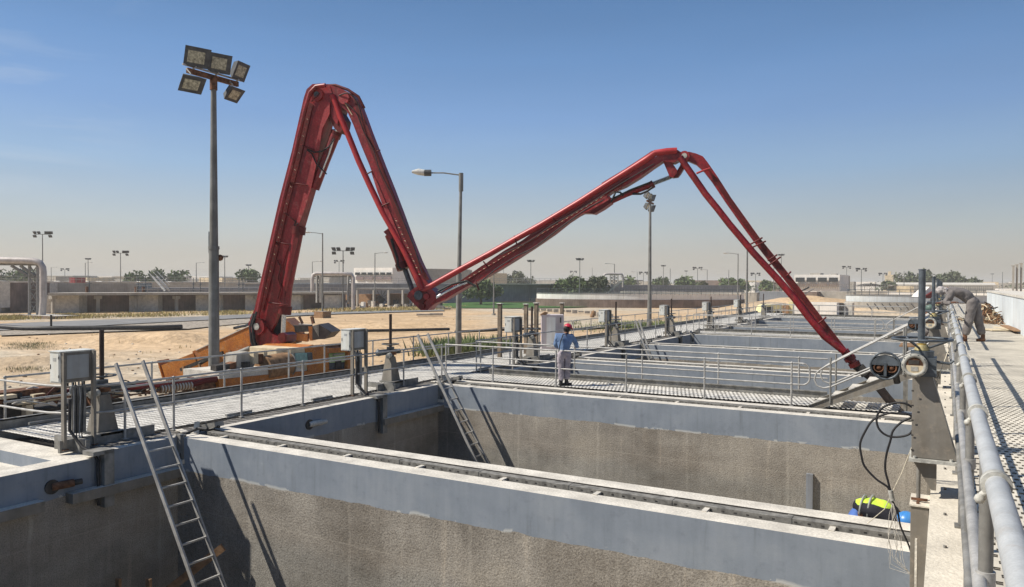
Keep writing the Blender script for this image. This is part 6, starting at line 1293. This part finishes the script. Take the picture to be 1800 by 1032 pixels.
s = MB(); block(s, 1436, 1500, 512, 524, 175, 4, M_CONC, zb=GZ); block(s, 1402, 1436, 513, 524, 172, 6, M_CONCD, zb=GZ); tag(s.build('block_wall'), 'square grey block wall below the office building', 'wall')
s = MB(); s.beam(und(1380,526,165), und(1422,505,165), 0.3, 0.3, M_DARK); s.beam(und(1395,528,165), und(1430,508,165), 0.2, 0.2, M_GALV); tag(s.build('conveyor'), 'dark sloping conveyor frame beside the grey block wall', 'conveyor')
s = MB()
for (x0, x1, yt, yb, D, m) in ((1500, 1640, 511, 518, 190, M_CONC), (1560, 1750, 514, 519, 170, M_WHITE), (1576, 1606, 503, 512, 185, M_CREAM), (1090, 1330, 512, 516, 195, M_CONC), (1330, 1400, 512, 517, 200, M_CONCB), (1640, 1740, 524, 530, 140, M_CONC)): block(s, x0, x1, yt, yb, D, 3, m, zb=GZ, top=M_CAP)
tag(s.build('channel_walls'), 'jumble of low concrete channel walls beyond the round basins', 'walls')
far_rail('railing over the channels right of the office building', 1400, 1560, 508, 508, 190, 190, 1.2, 40, 0.04)
far_rail('railing over the channels near the right trees', 1600, 1745, 513, 513, 160, 160, 1.2, 44, 0.04, M_IRON)
far_rail('railing over the channels left of the boom', 1095, 1330, 513, 513, 185, 185, 1.2, 50, 0.04, M_IRON)
e = empty('shade_canopy', base_at(1535, 240), 'dark pointed shade canopy right of the office building', 'canopy'); s = MB(); s.prism([und(1516,503,240), und(1535,498.5,240), und(1556,503,240)], FH*6, M_DARK)
for x in (1520, 1552): s.cyl(base_at(x, 241), und(x, 503, 241), 0.12, M_GALV, n=5)
s.build('roof', e)
e = empty('white_tent', base_at(1634, 70), 'small white peaked tent with dark red side behind the valve stems', 'tent')
s = MB(); s.prism([und(1616,522,70), und(1634,504,70), und(1642,512,70), und(1646,522,70)], FH*1.4, M_WHITE); s.prism([und(1620,525,69.5), und(1644,510,69.5), und(1646,524,69.5)], FH*0.3, M_REDD); s.build('cover', e)
# ---- lawn, road, stones, pipes on the sand
def gpoly(name, pts, z, m, **k):
    s = MB(); s.add([(*unz(x, y, GZ).xy, z) for x, y in pts], [tuple(range(len(pts)))], m); return s.build(name, **k)
M_ASPH = mat('dusty_grey_asphalt', (0.215, 0.21, 0.205), 0.9, 0, 0.4, 0.12, 0.1, 20)
M_GRASS = mat('irrigated_lawn', (0.05, 0.12, 0.022), 0.9, 0, 0.6, 0.25, 0.3, 6, col2=(0.045, 0.10, 0.02))
gpoly('lawn', [(770,535),(860,530.5),(1150,531),(1120,537),(1010,541.5),(900,543),(800,542.5),(770,541)], GZ+0.14, M_GRASS, kind='structure')
gpoly('grass_patch', [(1060,572),(1100,566),(1210,566),(1230,574),(1180,582),(1090,582)], GZ+0.15, mat('sparse_green_weeds', (0.16, 0.19, 0.06), 0.95, 0, 0.5, 0.3, col2=(0.50, 0.37, 0.22)), kind='structure')
gpoly('road', [(-260,586),(0,571),(160,564.5),(330,559),(450,553.5),(600,549),(780,545),(780,547.5),(600,553),(450,559.5),(330,566),(160,575),(0,583),(-260,604)], GZ+0.14, M_ASPH, kind='structure')
gpoly('gravel_verge', [(0,584),(160,576),(330,567),(450,561),(450,568),(330,580),(160,586),(0,592)], GZ+0.12, mat('grey_gravel', (0.36, 0.31, 0.25), 0.95, 0, 3, 0.3, 0.6, 8, fine=0.4), kind='structure')
s = MB()
P = [unz(x, y, GZ) for x, y in ((-200,577),(0,580),(40,583),(100,583),(200,582),(260,582),(320,580))]
for p in P: p.z = GZ+0.30
s.tube(P, 0.26, M_BLACKPIPE, 10); s.cyl(unz(90, 583, GZ)+Vector((0,0,0.4)), unz(90, 583, GZ)+Vector((0,0,1.6)), 0.10, M_BLACKPIPE, n=8); tag(s.build('sand_pipe'), 'thick black pipe lying on the sand at left', 'pipe')
def gpipe(pts, r, label, dz=0.25):
    s = MB(); P = [unz(x, y, GZ)+Vector((0,0,dz)) for x, y in pts]; s.tube(P, r, M_BLACKPIPE, 8); tag(s.build('sand_pipe'), label, 'pipe')
gpipe([(412,581),(430,577),(450,571)], 0.14, 'short black pipe end on the sand left of the turret')
gpipe([(610,587),(640,586),(700,585),(790,583)], 0.14, 'black pipe on the sand right of the second control box')
gpipe([(800,588),(930,582),(1000,584),(1060,581),(1150,578),(1240,574)], 0.13, 'black pipe running behind the man in blue')
# rows of stone slabs and pallets on the sand
M_SLAB = mat('grey_stone_slab', (0.36, 0.32, 0.27), 0.9, 0, 2, 0.2, 0.2)
def slabs(pts, label, q=1.0):
    s = MB()
    for (x, y, w_, h_) in pts:
        b = unz(x, y, GZ); b.z = GZ+0.10; L_ = w_*(b-EYE).length/F; s.prism([b, b+RH*L_, b+RH*L_+FH*1.2, b+FH*1.2], Vector((0,0,h_*(b-EYE).length/F)), M_SLAB)
    tag(s.build('stone_slab_row', kind='stuff'), label, 'slabs')
slabs([(732,556,28,3),(755,556,22,4)], 'two flat grey slabs on the sand under the boom joint')
slabs([(760,545,20,6),(780,545,12,3)], 'grey slabs at the lawn edge by the boom joint')
slabs([(918+11*k, 545+0.6*k+((k*7) % 3), 9, 2.5+(k % 3)*1.5) for k in range(14)], 'row of small stone slabs on the sand beyond the kiosk')
slabs([(1040+10*k, 556+1.2*k, 8, 3+(k % 2)*3) for k in range(5)], 'stack of stone slabs beside the fourth control box')
s = MB(); 
for x, y in ((1041,556), (1043,551)): b = unz(x, 558, GZ); D = (b-EYE).dot(FW); s.ball(und(x, y, D), 0.35, M_WOOD, 8, (1,1,1.3))
tag(s.build('stone_heap'), 'small upright heap of brown stones on the sand', 'stones')
# sand mounds
def mound(label, px, py, rx, ry, h):
    c = unz(px, py, GZ); n = 28; k = 12; s = MB(); vs = []
    for i in range(k+1):
        t = i/k
        for j in range(n):
            a_ = 2*pi*j/n; p = Vector((c.x, c.y, 0))+RH*rx*t*cos(a_)+FH*ry*t*sin(a_)
            z = GZ-0.3+(h+0.3)*(0.5+0.5*cos(pi*t))+mnoise.noise(p*0.25)*0.35*(1-t); vs.append((p.x, p.y, z))
    s.add(vs, [(i*n+j, (i+1)*n+j, (i+1)*n+(j+1) % n, i*n+(j+1) % n) for i in range(k) for j in range(n)], M_SAND, True); return s.build('sand_mound', kind='structure')
mound('', 1420, 541, 22, 10, 2.3); mound('', 1345, 545, 14, 8, 1.6); mound('', 1560, 552, 16, 6, 1.3); mound('', 1290, 556, 12, 5, 0.8); mound('', 60, 640, 7, 5, 0.6)
mound('', 250, 600, 12, 5, 0.8); mound('', 700, 575, 14, 5, 0.6)
# ---- yellow truck with a long box body beyond the tanks
D = 97.0; tk = empty('box_truck', base_at(1420, D), 'pale yellow truck with a long white box body beyond the tanks', 'truck')
def bb(s, x0, x1, yt, yb, th, m, dd=0.0, top=None): block(s, x0, x1, yt, yb, D+dd, th, m, top=top)
s = MB(); P = [und(1338,560,D), und(1338,549,D), und(1342,538,D), und(1346,536,D), und(1375,536,D), und(1375,560,D)]; s.prism(P, FH*2.4, M_TRUCKY); cabt = s.build('cab', tk, bevel=0.08)
s = MB(); s.prism([und(1342,550,D-0.02), und(1344,540,D-0.02), und(1359,539,D-0.02), und(1359,550,D-0.02)], -FH*0.03, M_GLASSD); s.build('window', cabt)
s = MB(); bb(s, 1375, 1386, 537, 562, 2.2, M_WOOD); bb(s, 1384, 1498, 553, 558, 2.2, M_DARK, 0.2); s.build('chassis', tk)
s = MB(); bb(s, 1387, 1471, 531, 553, 2.4, M_WHITE, 0.0, M_CAP); bb(s, 1386, 1394, 530.5, 554, 2.5, M_TRUCKY, -0.05); s.build('box_body', tk, bevel=0.03)
s = MB()
for r_i in range(4):
    for k in range(11): bb(s, 1434+2.6*k, 1435.3+2.6*k, 537+2.6*r_i, 537.7+2.6*r_i, 0.04, M_CABF, -0.03)
bb(s, 1447, 1460, 546.5, 555, 0.1, M_GLASSD, -0.06); s.build('side_vent', tk)
s = MB(); bb(s, 1471, 1482, 533, 557, 2.4, M_DARK, 0.0); bb(s, 1482, 1498, 532.5, 557, 2.4, M_CAP, 0.0); s.beam(und(1484,534,D-0.1), und(1484,560,D-0.1), 0.08, 0.08, M_WHITE); s.beam(und(1487,534,D-0.1), und(1487,560,D-0.1), 0.08, 0.08, M_WHITE); s.build('rear_body', tk)
for x in (1352, 1368, 1410, 1440, 1475, 1490):
    s = MB(); c = und(x, 566, D); c.z = GZ+1.0; s.cyl(c-FH*0.05, c+FH*2.3, 0.55, M_BLACK, n=16); s.build('wheel', tk)
# ---- kiosk, posts beyond the walkway
b0 = und(952, 603, 33.0); b1 = und(991, 603, 33.0); zt_ = zat(970, 553, 33.0)
e = empty('kiosk', (b0.x, b0.y, GZ), 'pinkish white equipment kiosk behind the man in blue', 'kiosk')
s = MB(); A = [Vector((p.x, p.y, 0)) for p in (b0, b1, b1+FH*0.9, b0+FH*0.9)]
s.add([(p.x, p.y, GZ) for p in A]+[(p.x, p.y, zt_-0.02) for p in A], [(0,1,5,4),(1,2,6,5),(2,3,7,6),(3,0,4,7),(4,5,6,7)], mat('pinkish_cabinet_paint', (0.52, 0.46, 0.47), 0.6, 0, 1, 0.05, streak=0.1)); s.build('body', e)
s = MB(); d_ = (b1-b0); o_ = -FH*0.02; s.prism([Vector((*(b0+d_*0.22+o_).xy, zt_-1.4)), Vector((*(b0+d_*0.62+o_).xy, zt_-1.4)), Vector((*(b0+d_*0.62+o_).xy, zt_-0.12)), Vector((*(b0+d_*0.22+o_).xy, zt_-0.12))], -FH*0.02, M_WHITE); s.prism([Vector((*(b0+d_*0.82+o_).xy, zt_-0.35)), Vector((*(b0+d_*0.88+o_).xy, zt_-0.35)), Vector((*(b0+d_*0.88+o_).xy, zt_-0.12)), Vector((*(b0+d_*0.82+o_).xy, zt_-0.12))], -FH*0.03, M_DARK); s.build('door_panel', e)
s = MB(); s.prism([und(949,554,33), und(958,548,33), und(964,550,33), und(957,556,33)], FH*0.5, M_WOOD); s.build('torn_cover', e)
for i, (px, yt, D) in enumerate(((879, 534, 30), (925, 535, 31.5), (943, 533, 31), (988, 533, 36))):
    b = base_at(px, D); zt_ = zat(px, yt, D); s = MB(); s.beam(b, Vector((b.x, b.y, zt_)), 0.15, 0.12, mat('old_grey_brown_post', (0.20, 0.16, 0.12), 0.85, 0, 4, 0.25, streak=0.2)); s.box((b.x-0.1, b.y-0.1, zt_), (b.x+0.1, b.y+0.1, zt_+0.02), M_WHITE)
    tag(s.build('steel_post'), ['brownish upright post left of the third control box', 'brownish upright post between the third control box and the kiosk, left of two', 'darker upright post touching the kiosk side', 'short upright post behind the kiosk'][i], 'post', 'upright posts beyond the left walkway')
# ---- brown brush heap and boards on the right deck
s = MB(); rnd = random.Random(9); c = unz(1733, 566, 1.4)
for k in range(520):
    p = Vector((c.x+rnd.gauss(0, 0.38), c.y+rnd.gauss(0, 0.9), 1.4)); hh = max(0.05, 0.95-1.3*abs(p.x-c.x)-0.32*abs(p.y-c.y)); p.z += rnd.uniform(0.0, hh); d_ = Vector((rnd.uniform(-1,1), rnd.uniform(-1,1), rnd.uniform(-0.6,0.6)))*rnd.uniform(0.1, 0.3)
    s.tube([p-d_, p+Vector((0,0,rnd.uniform(-.04,.06))), p+d_], rnd.uniform(0.012, 0.03), rnd.choice([M_RUST, M_WOOD, M_DARK, M_WOOD, M_CREAM]), 4)
tag(s.build('brush_heap'), 'heap of brown roots and scrap against the pale blue wall', 'heap')
for i, (x0, y0, x1, y1) in enumerate(((1735,578,1758,581), (1757,575,1785,580), (1765,572,1790,582))):
    s = MB(); a = unz(x0, y0, 1.44+0.03*i); b = unz(x1, y1, 1.44+0.03*i); s.beam(a, b, 0.5-0.12*i, 0.03, M_CREAM if i < 2 else M_WOOD); tag(s.build('board'), ['flat pale board on the right walkway, nearest the brush heap', 'curled pale board beside the pale blue wall', 'dark edged board lying on top of the curled board'][i], 'board', 'boards on the right walkway')
# ================================================================ trees and plants
def tree(px, ybase, ytop, D, wpx, label, n=1400, leaf=None, m=M_LEAF, seed=0, blobs=11, group='trees across the plant'):
    rnd = random.Random(seed+int(px)); b = base_at(px, D); H_ = zat(px, ytop, D)-GZ; W_ = wpx*D/F/2*1.3
    e = empty('tree', b, label, 'tree', group); s = MB(); L_ = leaf or max(0.22, 0.55*D/100)
    cl = []
    for k in range(blobs):
        a_ = rnd.uniform(0, 2*pi); r = rnd.uniform(0.1, 0.72)*W_; hz = rnd.uniform(0.42, 0.84)*H_
        if k == 0: r = 0; hz = 0.80*H_
        cl.append((Vector((b.x+r*cos(a_), b.y+r*sin(a_), GZ+hz)), rnd.uniform(0.28, 0.45)*W_))
    for k in range(n):
        c, R_ = cl[k % blobs]; d_ = Vector((rnd.gauss(0,1), rnd.gauss(0,1), rnd.gauss(0,1))).normalized()*R_*rnd.uniform(0.45, 1.08); d_.z *= min(1, 0.24*H_/R_) if R_ > 0 else 1
        p = c+d_; u_ = Vector((rnd.uniform(-1,1), rnd.uniform(-1,1), rnd.uniform(-1,1))).normalized()*L_*rnd.uniform(0.5, 1.1); v_ = Vector((rnd.uniform(-1,1), rnd.uniform(-1,1), rnd.uniform(-1,1))).normalized()*L_*rnd.uniform(0.4, 0.8)
        s.add([p-u_/2, p+v_/2, p+u_/2, p-v_/2], [(0,1,2,3)], m)
    s.build('crown', e)
    s = MB(); rt = max(0.12, W_*0.05); f = b+Vector((0,0,0.28*H_)); s.tube([b, b+Vector((0.1,0,0.15*H_)), f], rt, M_BARK, 7, rs=[rt*1.3, rt, rt*0.8])
    for c, R_ in cl: s.tube([f, f*0.5+c*0.5+Vector((0,0,0.03*H_)), c], rt*0.4, M_BARK, 5, rs=[rt*0.6, rt*0.4, rt*0.15])
    s.build('trunk', e); return e
T_ = [(845, 525, 490, 165, 66, 'dark tree with leaning limbs behind the street lamp pole', 1800, M_LEAF), (985, 515, 492, 190, 40, 'left tree of the broad green group by the blue grey wall', 1400, M_LEAF), (1015, 515, 486, 185, 52, 'middle tree of the broad green group by the blue grey wall', 1800, M_LEAF), (1045, 515, 487, 185, 44, 'right tree of the broad green group beside the pipe portal', 1600, M_LEAFG),
 (910, 500, 478, 330, 46, 'rounded dusty tree far behind the long wall', 900, M_LEAFG), (240, 495, 477, 260, 38, 'dark tree at the left of the far grove behind the railings', 700, M_LEAF), (275, 495, 474, 260, 44, 'tallest tree in the middle of the far grove behind the railings', 800, M_LEAF), (312, 495, 477, 260, 46, 'right tree of the far grove behind the railings', 800, M_LEAF),
 (440, 495, 475, 240, 42, 'round green tree just left of the red boom', 800, M_LEAF), (50, 495, 473, 250, 44, 'dark tree under the clad pipe at the left edge', 700, M_LEAF), (20, 495, 476, 250, 40, 'darker tree at the very left edge', 600, M_LEAF),
 (1110, 500, 486, 330, 36, 'small tree left of the cluster mast', 500, M_LEAF), (1160, 503, 488, 330, 30, 'small tree right of the cluster mast', 500, M_LEAF), (1208, 503, 485, 300, 44, 'rounded green tree in the middle distance', 700, M_LEAF), (1281, 503, 489, 290, 34, 'dark tree left of the short-arm street lamp', 600, M_LEAF), (1304, 503, 490, 290, 28, 'dark tree right of the short-arm street lamp', 500, M_LEAF), (1345, 505, 493, 300, 26, 'low bush tree under the boom', 400, M_LEAF),
 (1598, 500, 478, 330, 38, 'left tree of the group behind the long shed', 900, M_LEAFG), (1625, 500, 474, 330, 36, 'tall tree right behind the dark valve stem', 800, M_LEAFG), (1660, 500, 480, 330, 34, 'middle tree of the group behind the long shed', 700, M_LEAFG), (1682, 500, 477, 330, 34, 'rightmost broad tree of the group behind the long shed', 800, M_LEAFG), (1710, 500, 488, 340, 30, 'low tree at the right end of the group', 400, M_LEAFG), (1561, 503, 492, 300, 22, 'small bush tree in front of the silo', 300, M_LEAFG), (1238, 508, 494, 250, 20, 'yellowish small tree before the blue grey wall', 300, M_LEAFG)]
for i, (px, yb, yt, D, wpx, lab, n, m) in enumerate(T_): tree(px, yb, yt, D, wpx, lab, n, None, m, i)
def tufts(name, label, area, n, h, m, rnd, spread=1.0, D_=None):
    s = MB()
    for k in range(n):
        x, y = area(rnd); b = unz(x, y, GZ); b.z = GZ+0.08; hh = h*rnd.uniform(0.4, 1.2)
        for q in range(7):
            a_ = rnd.uniform(0, 2*pi); d_ = Vector((cos(a_), sin(a_), 0)); w_ = Vector((-d_.y, d_.x, 0))*0.05*spread*hh; p = b+d_*0.1*spread+Vector((rnd.gauss(0,.2), rnd.gauss(0,.2), 0))*spread
            s.add([p-w_, p+w_, p+d_*hh*0.45+Vector((0,0,hh))], [(0,1,2)], m)
    tag(s.build(name, kind='stuff'), label, 'grass')
M_DRY = mat('dry_straw_grass', (0.50, 0.39, 0.17), 0.9, 0, 0.25, 0.25, col2=(0.30, 0.26, 0.10)); M_WEED = mat('green_weeds', (0.19, 0.22, 0.09), 0.85, 0, 1.5, 0.25, col2=(0.10, 0.14, 0.05))
rnd = random.Random(21)
tufts('dry_grass', 'strip of dry grass along the foot of the grey basin', lambda r: (lambda x: (x, 562.0-x*0.0235+r.uniform(-4, 2.5)))(r.choice([r.gauss(20, 18), r.gauss(130, 24), r.gauss(260, 40), r.gauss(400, 30), r.gauss(650, 60), r.gauss(640, 50), r.gauss(740, 30)])), 1300, 0.40, M_DRY, rnd, 3.0)
tufts('desert_tuft', 'low olive tufts on the pale sand at left', lambda r: (r.gauss(*r.choice([(45, 14), (85, 9), (25, 5), (48, 6), (60, 8)])), r.choice([609, 613, 634, 652, 606])+r.gauss(0, 2)), 260, 0.16, mat('olive_tufts', (0.27, 0.25, 0.14), 0.9, 0, 2, 0.2), rnd, 2.0)
tufts('desert_tuft', 'thin scattered tufts across the open sand', lambda r: (r.uniform(150, 900), r.uniform(575, 640)), 60, 0.25, M_DRY, rnd, 2.0)
tufts('green_weeds', 'band of tall green weeds behind the left walkway by the street lamp', lambda r: (r.choice([r.gauss(860, 22), r.gauss(825, 30), r.gauss(790, 16)]), 628-abs(r.gauss(0, 9))), 800, 0.75, M_WEED, rnd, 2.2)
tufts('green_weeds', 'patch of low weeds beyond the fifth control box', lambda r: (r.gauss(1150, 60), r.gauss(577, 4)), 500, 0.5, M_WEED, rnd, 2.0)
# small stones and litter on the sand
s = MB(); rnd = random.Random(33)
for k in range(520):
    x = rnd.uniform(0, 1250); y = rnd.uniform(560, 700); b = unz(x, y, GZ)
    if b.x > -17 or b.x < -120: continue
    q = rnd.uniform(0.03, 0.13); b.z = gz(b.x, b.y)+0.02; s.ball(b, q, rnd.choice([M_SLAB, M_CAP, M_WOOD]), 5, (1.2, 1, 0.6))
tag(s.build('stones', kind='stuff'), 'small stones scattered over the sand', 'stones')

# ================================================================ dusty air
hm = bpy.data.materials.new('dusty_air'); hm.use_nodes = True; t_ = hm.node_tree; t_.nodes.remove(t_.nodes['Principled BSDF'])
pv = t_.nodes.new('ShaderNodeVolumePrincipled'); pv.inputs['Color'].default_value = (0.99, 0.955, 0.89, 1); pv.inputs['Density'].default_value = HAZE_D; pv.inputs['Anisotropy'].default_value = 0.0
t_.links.new(pv.outputs[0], t_.nodes['Material Output'].inputs['Volume'])
s = MB(); s.box((-3050, -650, -7), (3050, 3050, 16.5), hm); hz = s.build('haze', kind='stuff', label='thin dusty air over the whole plant', cat='haze'); hz.data.materials[0] = hm
